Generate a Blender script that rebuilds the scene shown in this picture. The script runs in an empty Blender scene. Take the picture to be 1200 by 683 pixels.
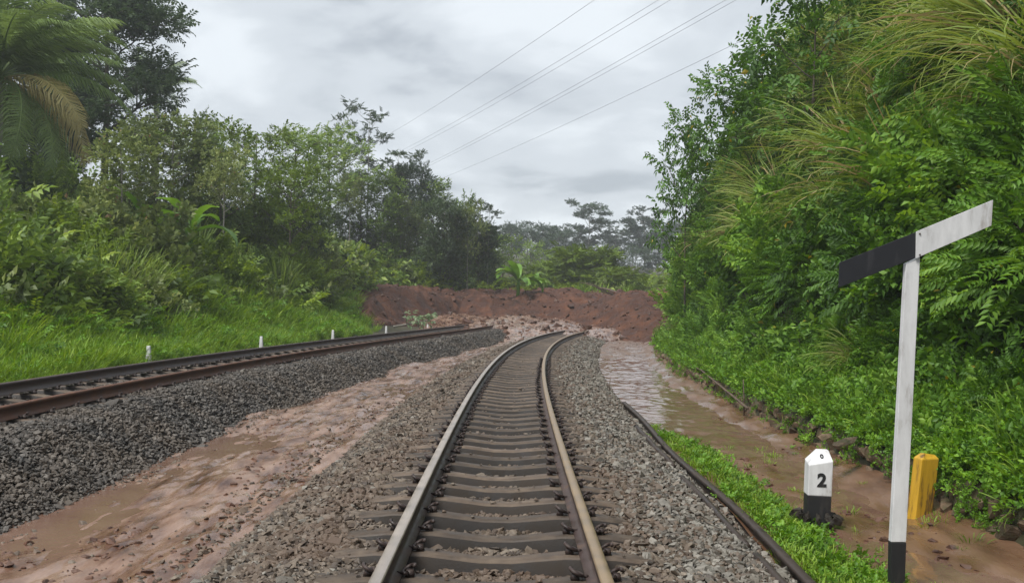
import bpy, bmesh, math, random
import numpy as np
from mathutils import Matrix, Vector, Euler

random.seed(7)
RNG = np.random.default_rng(7)
SC = bpy.context.scene
COL = SC.collection

# ------------------------------------------------------------------ camera
FPX, HORX, HORY, ROLL, EYE = 1150.0, 600.0, 353.0, math.radians(1.0), 1.36
cam_d = bpy.data.cameras.new("camera")
cam_d.sensor_width = 36.0
cam_d.lens = 36.0 * FPX / 1200.0
cam_d.shift_y = (HORY - 341.5) / 1200.0
cam_d.clip_start = 0.05
cam_d.clip_end = 2000.0
cam = bpy.data.objects.new("camera", cam_d)
COL.objects.link(cam)
cam.matrix_world = Matrix.Translation((0, 0, EYE)) @ Matrix.Rotation(-ROLL, 4, 'Y') @ Matrix.Rotation(math.radians(90), 4, 'X')
SC.camera = cam

# ------------------------------------------------------------------ sky and sun
SUN_EL, SUN_AZ = math.radians(56), math.radians(222)
world = bpy.data.worlds.new("World")
SC.world = world
world.use_nodes = True
wt = world.node_tree
wt.nodes.clear()
def wn(t, **kw):
    n = wt.nodes.new(t)
    for k, v in kw.items():
        setattr(n, k, v)
    return n
w_out = wn('ShaderNodeOutputWorld')
w_sky = wn('ShaderNodeTexSky', sky_type='NISHITA', sun_disc=False)
w_sky.sun_elevation = SUN_EL
w_sky.sun_rotation = SUN_AZ
w_bg1 = wn('ShaderNodeBackground'); w_bg1.inputs['Strength'].default_value = 0.05
w_bg2 = wn('ShaderNodeBackground'); w_bg2.inputs['Strength'].default_value = 0.46
w_mix = wn('ShaderNodeMixShader'); w_mix.inputs[0].default_value = 0.93
w_tc = wn('ShaderNodeTexCoord')
w_sep = wn('ShaderNodeSeparateXYZ')
w_abs = wn('ShaderNodeMath', operation='ABSOLUTE')
w_add = wn('ShaderNodeMath', operation='ADD'); w_add.inputs[1].default_value = 0.22
w_dx = wn('ShaderNodeMath', operation='DIVIDE')
w_dy = wn('ShaderNodeMath', operation='DIVIDE')
w_cmb = wn('ShaderNodeCombineXYZ')
w_n1 = wn('ShaderNodeTexNoise'); w_n1.inputs['Scale'].default_value = 2.1; w_n1.inputs['Detail'].default_value = 6.0
w_n1.inputs['Roughness'].default_value = 0.52; w_n1.inputs['Distortion'].default_value = 0.35
w_off = wn('ShaderNodeVectorMath', operation='ADD'); w_off.inputs[1].default_value = (3.3, 1.2, 0.0)
w_rmp = wn('ShaderNodeValToRGB')
w_rmp.color_ramp.interpolation = 'EASE'
el = w_rmp.color_ramp.elements
el[0].position = 0.34; el[0].color = (0.365, 0.40, 0.44, 1)
el[1].position = 0.66; el[1].color = (0.70, 0.742, 0.78, 1)
e2 = el.new(0.50); e2.color = (0.55, 0.588, 0.628, 1)
L = wt.links.new
L(w_tc.outputs['Generated'], w_sep.inputs[0])
L(w_sep.outputs['Z'], w_abs.inputs[0]); L(w_abs.outputs[0], w_add.inputs[0])
L(w_sep.outputs['X'], w_dx.inputs[0]); L(w_add.outputs[0], w_dx.inputs[1])
L(w_sep.outputs['Y'], w_dy.inputs[0]); L(w_add.outputs[0], w_dy.inputs[1])
L(w_dx.outputs[0], w_cmb.inputs[0]); L(w_dy.outputs[0], w_cmb.inputs[1])
L(w_cmb.outputs[0], w_off.inputs[0]); L(w_off.outputs[0], w_n1.inputs['Vector'])
L(w_n1.outputs['Fac'], w_rmp.inputs[0]); L(w_rmp.outputs[0], w_bg2.inputs['Color'])
L(w_sky.outputs[0], w_bg1.inputs['Color'])
L(w_bg1.outputs[0], w_mix.inputs[1]); L(w_bg2.outputs[0], w_mix.inputs[2]); L(w_mix.outputs[0], w_out.inputs['Surface'])

sun_d = bpy.data.lights.new("sun", 'SUN')
sun_d.energy = 1.5
sun_d.angle = math.radians(18)
sun_d.color = (1.0, 0.97, 0.92)
sun = bpy.data.objects.new("sun", sun_d)
COL.objects.link(sun)
sd = Vector((math.sin(SUN_AZ) * math.cos(SUN_EL), math.cos(SUN_AZ) * math.cos(SUN_EL), math.sin(SUN_EL)))
sun.rotation_euler = sd.to_track_quat('Z', 'Y').to_euler()

SC.view_settings.view_transform = 'Standard'
SC.view_settings.look = 'None'
SC.view_settings.exposure = 1.56
SC.view_settings.gamma = 1.0
SC.view_settings.use_curve_mapping = False
SC.cycles.use_denoising = True
SC.cycles.max_bounces = 6
SC.cycles.diffuse_bounces = 3
SC.cycles.glossy_bounces = 2
SC.cycles.transmission_bounces = 3
SC.cycles.volume_bounces = 1
SC.cycles.caustics_reflective = False
SC.cycles.caustics_refractive = False

# ------------------------------------------------------------------ pixel <-> place
CR, SR = math.cos(ROLL), math.sin(ROLL)
def ray(px, py):
    u, v = px - HORX, py - HORY
    return (u * CR + v * SR) / FPX, -(-u * SR + v * CR) / FPX
def at(px, py, d):
    a, b = ray(px, py)
    return Vector((a * d, d, EYE + b * d))
def onplane(px, py, z):
    a, b = ray(px, py)
    d = (z - EYE) / b
    return Vector((a * d, d, z))
def pix(x, y, z):
    a, b = x / y * FPX, -(z - EYE) / y * FPX
    return HORX + a * CR - b * SR, HORY + a * SR + b * CR

# ------------------------------------------------------------------ noise
_LAT = RNG.random((256, 256))
def vnoise(x, y):
    x = np.asarray(x, float); y = np.asarray(y, float)
    xi = np.floor(x).astype(int); yi = np.floor(y).astype(int)
    fx = x - xi; fy = y - yi
    fx = fx * fx * (3 - 2 * fx); fy = fy * fy * (3 - 2 * fy)
    a = _LAT[xi & 255, yi & 255]; b = _LAT[(xi + 1) & 255, yi & 255]
    c = _LAT[xi & 255, (yi + 1) & 255]; d = _LAT[(xi + 1) & 255, (yi + 1) & 255]
    return (a * (1 - fx) + b * fx) * (1 - fy) + (c * (1 - fx) + d * fx) * fy
def fbm(x, y, o=4):
    s = 0.0; a = 0.5; f = 1.0
    for i in range(o):
        s = s + a * (vnoise(np.asarray(x) * f + 17.3 * i, np.asarray(y) * f + 9.1 * i) - 0.5)
        a *= 0.5; f *= 2.03
    return s * 2

# ------------------------------------------------------------------ track curve and ground heights
_C = (3.21507714e-05, -6.10081989e-05, -3.91338813e-03, -5.44110477e-02)
def XC(d):
    d = np.asarray(d, float)
    q = np.clip(d, 2.0, 48.0)
    base = np.polyval(_C, q)
    s48 = 3 * _C[0] * 48 ** 2 + 2 * _C[1] * 48 + _C[2]
    e = np.clip(d - 48.0, 0, None)
    return base + s48 * e + 0.5 * e * e / 300.0
_C2 = (-8.01276793e-05, 8.35827904e-03, -1.38582531e-01, -4.62214626e+00)
def XL(d):           # centre of the other track
    d = np.asarray(d, float)
    near = np.polyval(_C2, np.clip(d, 9.5, 47.0))
    s = 3 * _C2[0] * 47 ** 2 + 2 * _C2[1] * 47 + _C2[2]
    return near + s * np.clip(d - 47.0, 0, None) - 0.565
PT = [-400, -120, -60, -34, -20, -14, -11, -9.2, -8.0, -7.2, -6.6, -4.75, -3.95, -2, 1.9, 2.7, 2.95, 4.02, 4.10, 5.2, 5.7, 6.6, 8.0, 10.5, 30, 400]
PZ = [30, 14, 9, 6.6, 4.4, 2.7, 1.25, 0.4, 0.02, -0.06, -0.25, -0.28, -0.62, -0.62, -0.66, -0.72, -0.74, -0.76, -0.22, 0.5, 1.8, 4.9, 8.0, 10.0, 12, 16]
def G(x, y):
    x = np.asarray(x, float); y = np.asarray(y, float)
    t = x - XC(y)
    z = np.interp(t, PT, PZ)
    w1 = np.clip((-t - 8) / 4, 0, 1); w2 = np.clip((t - 5.0) / 1.5, 0, 1)
    n = fbm(x * 0.35, y * 0.35, 4)
    z = z + n * (0.9 * w1 + 1.5 * w2)
    far = np.clip((y - 62) / 20, 0, 1)
    mid = np.clip((t + 9) / 3, 0, 1) * np.clip((7 - t) / 3, 0, 1)
    return z + far * mid * 1.7

# ------------------------------------------------------------------ mesh helpers
def mesh_arrays(name, V, F, mat=None, tint=None, smooth=False, mats=None, midx=None):
    V = np.ascontiguousarray(V, np.float32); F = np.ascontiguousarray(F, np.int32)
    me = bpy.data.meshes.new(name)
    nf, k = F.shape
    me.vertices.add(len(V)); me.vertices.foreach_set('co', V.ravel())
    me.loops.add(nf * k); me.loops.foreach_set('vertex_index', F.ravel())
    me.polygons.add(nf)
    me.polygons.foreach_set('loop_start', np.arange(0, nf * k, k, dtype=np.int32))
    me.polygons.foreach_set('loop_total', np.full(nf, k, np.int32))
    if smooth:
        me.polygons.foreach_set('use_smooth', np.ones(nf, bool))
    if mats:
        for m in mats: me.materials.append(m)
        me.polygons.foreach_set('material_index', np.asarray(midx, np.int32))
    elif mat:
        me.materials.append(mat)
    if tint is not None:
        a = me.attributes.new('tint', 'FLOAT', 'POINT')
        a.data.foreach_set('value', np.ascontiguousarray(tint, np.float32))
    me.update(calc_edges=True)
    me.validate()
    return me
def obj(name, me, parent=None, loc=None, rot=None, scale=None):
    o = bpy.data.objects.new(name, me)
    COL.objects.link(o)
    if parent: o.parent = parent
    if loc is not None: o.location = loc
    if rot is not None: o.rotation_euler = rot
    if scale is not None: o.scale = (scale,) * 3 if isinstance(scale, (int, float)) else scale
    return o
def tag(o, label=None, cat=None, group=None, kind=None):
    if label: o['label'] = label
    if cat: o['category'] = cat
    if group: o['group'] = group
    if kind: o['kind'] = kind
    return o
def empty(name, loc, rot=None, scale=None):
    o = obj(name, None, None, loc, rot, scale)
    o.empty_display_size = 0.2
    return o
def grid(name, fx, us, vs, mat, kind='structure', parent=None):
    U, Vv = np.meshgrid(us, vs, indexing='ij')
    X, Y, Z = fx(U, Vv)
    V = np.stack([X, Y, Z], -1).reshape(-1, 3)
    n, m = U.shape
    i = np.arange(n - 1)[:, None] * m + np.arange(m - 1)[None, :]
    F = np.stack([i, i + m, i + m + 1, i + 1], -1).reshape(-1, 4)
    o = obj(name, mesh_arrays(name, V, F, mat, smooth=True), parent)
    if kind: o['kind'] = kind
    return o
def tube(P, R, n=6):
    P = np.asarray(P, float); R = np.asarray(R, float)
    T = np.gradient(P, axis=0); T /= np.linalg.norm(T, axis=1)[:, None] + 1e-9
    ref = np.where(np.abs(T[:, 2:3]) > 0.9, np.array([[1.0, 0, 0]]), np.array([[0, 0, 1.0]]))
    A = np.cross(T, ref); A /= np.linalg.norm(A, axis=1)[:, None] + 1e-9
    for i in range(1, len(A)):
        a = A[i - 1] - T[i] * (A[i - 1] @ T[i]); A[i] = a / (np.linalg.norm(a) + 1e-9)
    B = np.cross(T, A)
    th = np.linspace(0, 2 * np.pi, n, endpoint=False)
    V = P[:, None] + R[:, None, None] * (np.cos(th)[None, :, None] * A[:, None] + np.sin(th)[None, :, None] * B[:, None])
    m = len(P)
    F = []
    for i in range(m - 1):
        for j in range(n):
            k = (j + 1) % n
            F += [(i * n + j, i * n + k, (i + 1) * n + k), (i * n + j, (i + 1) * n + k, (i + 1) * n + j)]
    V = V.reshape(-1, 3)
    c0, c1 = len(V), len(V) + 1
    V = np.vstack([V, P[0], P[-1]])
    for j in range(n):
        k = (j + 1) % n
        F += [(c0, k, j), (c1, (m - 1) * n + j, (m - 1) * n + k)]
    return V, np.array(F, int)
class MB:
    def __init__(s): s.V = []; s.F = []; s.T = []; s.n = 0
    def add(s, V, F, t=0.5):
        V = np.asarray(V, float)
        s.V.append(V); s.F.append(np.asarray(F, int) + s.n); s.n += len(V)
        s.T.append(np.full(len(V), t) if np.isscalar(t) else np.asarray(t))
        return s
    def tube(s, P, R, n=6, t=0.5): return s.add(*tube(P, R, n), t)
    def mesh(s, name, mat, smooth=False):
        return mesh_arrays(name, np.vstack(s.V), np.vstack(s.F), mat, np.concatenate(s.T), smooth)
def box_bm(bm, c, s, rot=None, taper=1.0):
    vs = []
    for sx, sy, sz in [(-1, -1, -1), (1, -1, -1), (1, 1, -1), (-1, 1, -1), (-1, -1, 1), (1, -1, 1), (1, 1, 1), (-1, 1, 1)]:
        k = taper if sz > 0 else 1.0
        v = Vector((sx * s[0] / 2 * k, sy * s[1] / 2 * k, sz * s[2] / 2))
        if rot: v = rot @ v
        vs.append(bm.verts.new(v + Vector(c)))
    for f in [(0, 3, 2, 1), (4, 5, 6, 7), (0, 1, 5, 4), (1, 2, 6, 5), (2, 3, 7, 6), (3, 0, 4, 7)]:
        bm.faces.new([vs[i] for i in f])
    return vs
def bm_obj(name, bm, mat, parent=None, bevel=0.0, **kw):
    if bevel:
        bmesh.ops.bevel(bm, geom=list(bm.edges), offset=bevel, segments=2, affect='EDGES', profile=0.6)
    me = bpy.data.meshes.new(name)
    bm.normal_update(); bm.to_mesh(me); bm.free()
    me.materials.append(mat)
    return obj(name, me, parent, **kw)

# ------------------------------------------------------------------ materials
def newmat(name):
    m = bpy.data.materials.new(name); m.use_nodes = True
    nt = m.node_tree; nt.nodes.clear()
    def N(t, **kw):
        n = nt.nodes.new(t)
        for k, v in kw.items(): setattr(n, k, v)
        return n
    out = N('ShaderNodeOutputMaterial')
    p = N('ShaderNodeBsdfPrincipled')
    nt.links.new(p.outputs[0], out.inputs['Surface'])
    return m, nt, N, nt.links.new, p, out
def ramp(N, cols, pos=None):
    r = N('ShaderNodeValToRGB'); e = r.color_ramp.elements
    n = len(cols); pos = pos or [i / (n - 1) for i in range(n)]
    e[0].position = pos[0]; e[0].color = (*cols[0], 1)
    e[1].position = pos[-1]; e[1].color = (*cols[-1], 1)
    for i in range(1, n - 1):
        k = e.new(pos[i]); k.color = (*cols[i], 1)
    return r
def noise_node(N, Lk, scale, detail=4, rough=0.55, vec=None):
    n = N('ShaderNodeTexNoise'); n.inputs['Scale'].default_value = scale
    n.inputs['Detail'].default_value = detail; n.inputs['Roughness'].default_value = rough
    if vec is not None: Lk(vec, n.inputs['Vector'])
    return n
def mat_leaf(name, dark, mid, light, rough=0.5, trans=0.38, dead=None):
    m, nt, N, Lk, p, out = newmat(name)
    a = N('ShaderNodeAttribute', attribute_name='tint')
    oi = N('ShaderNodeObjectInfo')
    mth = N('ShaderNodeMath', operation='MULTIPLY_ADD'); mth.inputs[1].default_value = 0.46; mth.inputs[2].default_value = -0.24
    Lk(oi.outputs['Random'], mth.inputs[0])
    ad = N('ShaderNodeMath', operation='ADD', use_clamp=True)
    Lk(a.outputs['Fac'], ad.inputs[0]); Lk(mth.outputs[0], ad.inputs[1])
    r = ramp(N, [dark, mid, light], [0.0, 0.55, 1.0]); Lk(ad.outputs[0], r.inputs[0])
    if dead:
        gt = N('ShaderNodeMath', operation='GREATER_THAN'); gt.inputs[1].default_value = 1.05
        Lk(a.outputs['Fac'], gt.inputs[0])
        r0 = r; r = N('ShaderNodeMix', data_type='RGBA'); r.inputs['B'].default_value = (*dead, 1)
        Lk(gt.outputs[0], r.inputs['Factor']); Lk(r0.outputs[0], r.inputs['A'])
    rc = r.outputs['Result'] if dead else r.outputs[0]
    Lk(rc, p.inputs['Base Color'])
    p.inputs['Roughness'].default_value = rough
    p.inputs['Specular IOR Level'].default_value = 0.35
    tr = N('ShaderNodeBsdfTranslucent')
    hs = N('ShaderNodeHueSaturation'); hs.inputs['Hue'].default_value = 0.485; hs.inputs['Saturation'].default_value = 1.1; hs.inputs['Value'].default_value = 1.15
    Lk(rc, hs.inputs['Color']); Lk(hs.outputs[0], tr.inputs['Color'])
    mx = N('ShaderNodeMixShader'); mx.inputs[0].default_value = trans
    Lk(p.outputs[0], mx.inputs[1]); Lk(tr.outputs[0], mx.inputs[2]); Lk(mx.outputs[0], out.inputs['Surface'])
    return m
def mat_noise(name, cols, pos, scale, rough=(0.6, 0.9), bump=0.3, bscale=None, detail=6, spec=0.4, dist=0.02, obj_coord=False):
    m, nt, N, Lk, p, out = newmat(name)
    if obj_coord: vec = N('ShaderNodeTexCoord').outputs['Object']
    else: vec = N('ShaderNodeNewGeometry').outputs['Position']
    n = noise_node(N, Lk, scale, detail, 0.6, vec)
    r = ramp(N, cols, pos); Lk(n.outputs['Fac'], r.inputs[0]); Lk(r.outputs[0], p.inputs['Base Color'])
    n2 = noise_node(N, Lk, bscale or scale * 4, 6, 0.65, vec)
    mr = N('ShaderNodeMapRange'); mr.inputs['From Min'].default_value = 0.35; mr.inputs['From Max'].default_value = 0.65
    mr.inputs['To Min'].default_value = rough[0]; mr.inputs['To Max'].default_value = rough[1]
    Lk(n.outputs['Fac'], mr.inputs['Value']); Lk(mr.outputs[0], p.inputs['Roughness'])
    p.inputs['Specular IOR Level'].default_value = spec
    if bump:
        b = N('ShaderNodeBump'); b.inputs['Strength'].default_value = bump; b.inputs['Distance'].default_value = dist
        Lk(n2.outputs['Fac'], b.inputs['Height']); Lk(b.outputs[0], p.inputs['Normal'])
    return m
def mat_stone(name, cols, mud=None, mudamt=0.0):
    m, nt, N, Lk, p, out = newmat(name)
    oi = N('ShaderNodeObjectInfo')
    r = ramp(N, cols); Lk(oi.outputs['Random'], r.inputs[0])
    geo = N('ShaderNodeNewGeometry')
    n = noise_node(N, Lk, 40, 4, 0.6, geo.outputs['Position'])
    mx = N('ShaderNodeMix', data_type='RGBA', blend_type='MULTIPLY'); mx.inputs['Factor'].default_value = 0.6
    r2 = ramp(N, [(0.45, 0.43, 0.42), (1.25, 1.22, 1.2)], [0.3, 0.7]); Lk(n.outputs['Fac'], r2.inputs[0])
    Lk(r.outputs[0], mx.inputs['A']); Lk(r2.outputs[0], mx.inputs['B'])
    last = mx.outputs['Result']
    if mud:
        n3 = noise_node(N, Lk, 1.3, 4, 0.6, geo.outputs['Position'])
        mr = N('ShaderNodeMapRange'); mr.inputs['From Min'].default_value = 0.42; mr.inputs['From Max'].default_value = 0.62
        mr.inputs['To Max'].default_value = mudamt; Lk(n3.outputs['Fac'], mr.inputs['Value'])
        m2 = N('ShaderNodeMix', data_type='RGBA'); m2.inputs['B'].default_value = (*mud, 1)
        Lk(mr.outputs[0], m2.inputs['Factor']); Lk(last, m2.inputs['A']); last = m2.outputs['Result']
    Lk(last, p.inputs['Base Color'])
    p.inputs['Roughness'].default_value = 0.62
    b = N('ShaderNodeBump'); b.inputs['Strength'].default_value = 0.35; b.inputs['Distance'].default_value = 0.006
    Lk(n.outputs['Fac'], b.inputs['Height']); Lk(b.outputs[0], p.inputs['Normal'])
    return m
def mat_mud(name, cols, pos, scale, r0, r1, bump, bscale):
    """wet mud: gloss varies from shining film to dull clods"""
    m, nt, N, Lk, p, out = newmat(name)
    vec = N('ShaderNodeNewGeometry').outputs['Position']
    mp = N('ShaderNodeMapping'); mp.inputs['Scale'].default_value = (1.7, 0.55, 1.7); Lk(vec, mp.inputs['Vector'])
    n = noise_node(N, Lk, scale, 7, 0.62, mp.outputs[0])
    r = ramp(N, cols, pos); Lk(n.outputs['Fac'], r.inputs[0]); Lk(r.outputs[0], p.inputs['Base Color'])
    n2 = noise_node(N, Lk, scale * 0.6, 6, 0.6, mp.outputs[0])
    mr = N('ShaderNodeMapRange'); mr.inputs['From Min'].default_value = 0.38; mr.inputs['From Max'].default_value = 0.6
    mr.inputs['To Min'].default_value = r0; mr.inputs['To Max'].default_value = r1
    Lk(n2.outputs['Fac'], mr.inputs['Value']); Lk(mr.outputs[0], p.inputs['Roughness'])
    n3 = noise_node(N, Lk, bscale, 5, 0.6, mp.outputs[0])
    b = N('ShaderNodeBump'); b.inputs['Strength'].default_value = bump; b.inputs['Distance'].default_value = 0.03
    Lk(n3.outputs['Fac'], b.inputs['Height']); Lk(b.outputs[0], p.inputs['Normal'])
    p.inputs['Specular IOR Level'].default_value = 0.5
    return m

M = {}
M['leaf_mid'] = mat_leaf('leaf_mid', (0.0512, 0.0896, 0.0205), (0.1523, 0.2458, 0.0435), (0.3379, 0.4454, 0.0947))
M['leaf_dark'] = mat_leaf('leaf_dark', (0.0202, 0.0394, 0.0180), (0.0517, 0.0889, 0.0349), (0.1103, 0.1609, 0.0641))
M['leaf_light'] = mat_leaf('leaf_light', (0.0900, 0.1452, 0.0180), (0.2016, 0.3036, 0.0336), (0.3576, 0.4692, 0.0720))
M['leaf_olive'] = mat_leaf('leaf_olive', (0.0775, 0.1125, 0.0350), (0.1850, 0.2400, 0.0713), (0.3550, 0.4050, 0.1425), dead=(0.26, 0.17, 0.08))
M['leaf_bank'] = mat_leaf('leaf_bank', (0.0391, 0.1012, 0.0149), (0.1242, 0.2622, 0.0299), (0.2702, 0.4427, 0.0633), dead=(0.45, 0.36, 0.05))
M['leaf_far'] = mat_leaf('leaf_far', (0.0187, 0.0374, 0.0195), (0.0425, 0.0765, 0.0357), (0.0842, 0.1309, 0.0578))
M['grass_arch'] = mat_leaf('grass_arch', (0.0810, 0.1307, 0.0184), (0.2084, 0.2916, 0.0497), (0.4028, 0.4342, 0.1296), dead=(0.40, 0.31, 0.15))
M['grass_verge'] = mat_leaf('grass_verge', (0.0818, 0.1546, 0.0146), (0.2038, 0.3517, 0.0325), (0.3662, 0.4928, 0.0762))
M['cover'] = mat_leaf('cover', (0.0550, 0.1309, 0.0132), (0.1507, 0.3234, 0.0264), (0.2849, 0.4818, 0.0528))
M['palm'] = mat_leaf('palm', (0.0825, 0.1320, 0.0330), (0.1870, 0.2750, 0.0770), (0.3300, 0.4180, 0.1430))
M['palm_dead'] = mat_leaf('palm_dead', (0.20, 0.165, 0.05), (0.33, 0.28, 0.10), (0.45, 0.40, 0.17))
M['banana'] = mat_leaf('banana', (0.06, 0.13, 0.02), (0.13, 0.28, 0.03), (0.24, 0.42, 0.06), rough=0.4, trans=0.35)
M['pale_leaf'] = mat_leaf('pale_leaf', (0.10, 0.17, 0.08), (0.22, 0.32, 0.16), (0.42, 0.5, 0.32))
M['bark'] = mat_noise('bark', [(0.035, 0.028, 0.02), (0.12, 0.10, 0.075)], [0.35, 0.65], 9, bump=0.5, obj_coord=True)
M['bark_pale'] = mat_noise('bark_pale', [(0.14, 0.13, 0.11), (0.34, 0.32, 0.28)], [0.35, 0.65], 6, bump=0.3, obj_coord=True)
M['earth'] = mat_noise('earth', [(0.026, 0.023, 0.012), (0.045, 0.043, 0.018), (0.075, 0.050, 0.030)], [0.3, 0.55, 0.75], 0.9, bump=0.6, bscale=9, dist=0.08)
M['bed'] = mat_noise('bed', [(0.0360, 0.0280, 0.0208), (0.0880, 0.0688, 0.0504)], [0.35, 0.65], 12, bump=0.7, bscale=40, dist=0.03)
M['bed_dark'] = mat_noise('bed_dark', [(0.0165, 0.0135, 0.0112), (0.0450, 0.0375, 0.0315)], [0.35, 0.65], 12, bump=0.7, bscale=40, dist=0.03)
M['stone_warm'] = mat_stone('stone_warm', [(0.0294, 0.0218, 0.0160), (0.0756, 0.0571, 0.0412), (0.1260, 0.0991, 0.0722), (0.1932, 0.1596, 0.1218), (0.0924, 0.0714, 0.0538)], (0.1008, 0.0630, 0.0403), 0.7)
M['stone_grey'] = mat_stone('stone_grey', [(0.0420, 0.0378, 0.0311), (0.1092, 0.1008, 0.0840), (0.1680, 0.1579, 0.1344), (0.2604, 0.2478, 0.2142), (0.1386, 0.1260, 0.1050)], (0.1176, 0.0882, 0.0630), 0.45)
M['stone_dark'] = mat_stone('stone_dark', [(0.0132, 0.0116, 0.0099), (0.0373, 0.0331, 0.0282), (0.0662, 0.0588, 0.0505), (0.1408, 0.1299, 0.1159), (0.0274, 0.0232, 0.0199)], (0.1076, 0.0828, 0.0596), 0.55)
M['mud'] = mat_mud('mud', [(0.0660, 0.0285, 0.0168), (0.1380, 0.0719, 0.0444), (0.2100, 0.1240, 0.0852), (0.2820, 0.1860, 0.1380)], [0.34, 0.44, 0.52, 0.66], 2.4, 0.07, 0.40, 0.55, 6)
M['ditch'] = mat_mud('ditch', [(0.0855, 0.0432, 0.0234), (0.1395, 0.0765, 0.0432), (0.1710, 0.0990, 0.0594)], [0.3, 0.5, 0.65], 2.2, 0.12, 0.5, 0.35, 5)
M['slide'] = mat_noise('slide', [(0.0304, 0.0106, 0.0059), (0.0668, 0.0246, 0.0127), (0.1417, 0.0616, 0.0344)], [0.3, 0.5, 0.72], 1.1, rough=(0.6, 0.95), bump=0.9, bscale=4.0, dist=0.15)
M['clod'] = mat_stone('clod', [(0.0420, 0.0170, 0.0093), (0.0748, 0.0306, 0.0166), (0.1122, 0.0510, 0.0289), (0.0608, 0.0255, 0.0145)])
M['clod_pale'] = mat_stone('clod_pale', [(0.0850, 0.0442, 0.0289), (0.1275, 0.0680, 0.0442), (0.1615, 0.0892, 0.0612)])
M['wallstone'] = mat_noise('wallstone', [(0.05, 0.052, 0.02), (0.11, 0.075, 0.045), (0.20, 0.14, 0.095)], [0.32, 0.5, 0.68], 7, bump=0.8, bscale=20, dist=0.03)
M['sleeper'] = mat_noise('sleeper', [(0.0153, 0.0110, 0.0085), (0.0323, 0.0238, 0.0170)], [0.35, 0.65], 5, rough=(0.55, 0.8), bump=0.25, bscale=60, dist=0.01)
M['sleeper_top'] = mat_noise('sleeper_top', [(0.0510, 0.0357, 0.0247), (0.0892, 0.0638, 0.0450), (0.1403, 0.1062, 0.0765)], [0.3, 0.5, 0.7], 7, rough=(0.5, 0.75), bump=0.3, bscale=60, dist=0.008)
M['rail_side'] = mat_noise('rail_side', [(0.0425, 0.0255, 0.0204), (0.0723, 0.0510, 0.0467), (0.1190, 0.0723, 0.0467)], [0.3, 0.55, 0.72], 6, rough=(0.4, 0.65), bump=0.15, bscale=90, dist=0.004)
M['rail_rust'] = mat_noise('rail_rust', [(0.0553, 0.0221, 0.0127), (0.1062, 0.0442, 0.0238), (0.1530, 0.0723, 0.0425)], [0.3, 0.5, 0.7], 5, rough=(0.55, 0.8), bump=0.15, bscale=90, dist=0.004)
M['rail_old'] = mat_noise('rail_old', [(0.025, 0.017, 0.013), (0.05, 0.036, 0.028)], [0.35, 0.65], 5, rough=(0.45, 0.7), bump=0.2, bscale=60, dist=0.005)
def vary(m, lo=0.65, hi=1.3):
    """each piece a little lighter or darker than its neighbours"""
    nt = m.node_tree; p = nt.nodes['Principled BSDF']; src = p.inputs['Base Color'].links[0].from_socket
    oi = nt.nodes.new('ShaderNodeObjectInfo'); mr = nt.nodes.new('ShaderNodeMapRange'); hs = nt.nodes.new('ShaderNodeHueSaturation')
    mr.inputs['To Min'].default_value = lo; mr.inputs['To Max'].default_value = hi
    nt.links.new(oi.outputs['Random'], mr.inputs['Value']); nt.links.new(mr.outputs[0], hs.inputs['Value'])
    nt.links.new(src, hs.inputs['Color']); nt.links.new(hs.outputs[0], p.inputs['Base Color'])
for k_ in ('sleeper', 'sleeper_top', 'wallstone'): vary(M[k_])
def mat_railtop(name, c, rough):
    m = mat_noise(name, [tuple(v * 0.75 for v in c), c, tuple(v * 1.2 for v in c)], [0.3, 0.5, 0.7], 4, rough=(rough, rough + 0.15), bump=0.05, bscale=80)
    m.node_tree.nodes['Principled BSDF'].inputs['Metallic'].default_value = 0.55
    return m
M['rail_top'] = mat_railtop('rail_top', (0.44, 0.38, 0.33), 0.30)
M['rail_top_tan'] = mat_railtop('rail_top_tan', (0.33, 0.24, 0.15), 0.34)
M['clip'] = mat_noise('clip', [(0.022, 0.015, 0.014), (0.055, 0.036, 0.03)], [0.35, 0.65], 30, rough=(0.4, 0.65), bump=0.1)
def mat_paint(name, c, dirt, dirt_lo=0.58, dirt_hi=0.75, rough=0.5, vs=0.25, scale=9):
    m, nt, N, Lk, p, out = newmat(name)
    tc = N('ShaderNodeTexCoord'); mp = N('ShaderNodeMapping'); mp.inputs['Scale'].default_value = (1, 1, vs)
    Lk(tc.outputs['Object'], mp.inputs['Vector'])
    n = noise_node(N, Lk, scale, 8, 0.65, mp.outputs[0])
    r = ramp(N, [c, tuple(0.85 * v for v in c), dirt], [dirt_lo - 0.15, dirt_lo, dirt_hi]); Lk(n.outputs['Fac'], r.inputs[0])
    Lk(r.outputs[0], p.inputs['Base Color']); p.inputs['Roughness'].default_value = rough
    n2 = noise_node(N, Lk, 60, 4, 0.6, tc.outputs['Object'])
    b = N('ShaderNodeBump'); b.inputs['Strength'].default_value = 0.15; b.inputs['Distance'].default_value = 0.004
    Lk(n2.outputs['Fac'], b.inputs['Height']); Lk(b.outputs[0], p.inputs['Normal'])
    return m
M['white'] = mat_paint('white', (0.6880, 0.6880, 0.6966), (0.2236, 0.1892, 0.1548), 0.56, 0.74)
M['black'] = mat_paint('black', (0.012, 0.012, 0.014), (0.06, 0.05, 0.045), 0.55, 0.8, 0.6)
M['signblack'] = mat_paint('signblack', (0.018, 0.019, 0.024), (0.06, 0.06, 0.065), 0.55, 0.8, 0.45)
M['yellow'] = mat_paint('yellow', (0.52, 0.30, 0.022), (0.085, 0.045, 0.018), 0.50, 0.61, 0.5, 0.18, 14)
M['rubble'] = mat_noise('rubble', [(0.02, 0.016, 0.012), (0.055, 0.045, 0.035)], [0.35, 0.65], 15, bump=0.8, bscale=40, dist=0.02)
M['wood'] = mat_noise('wood', [(0.05, 0.035, 0.025), (0.15, 0.11, 0.08)], [0.35, 0.65], 12, bump=0.5)
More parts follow.
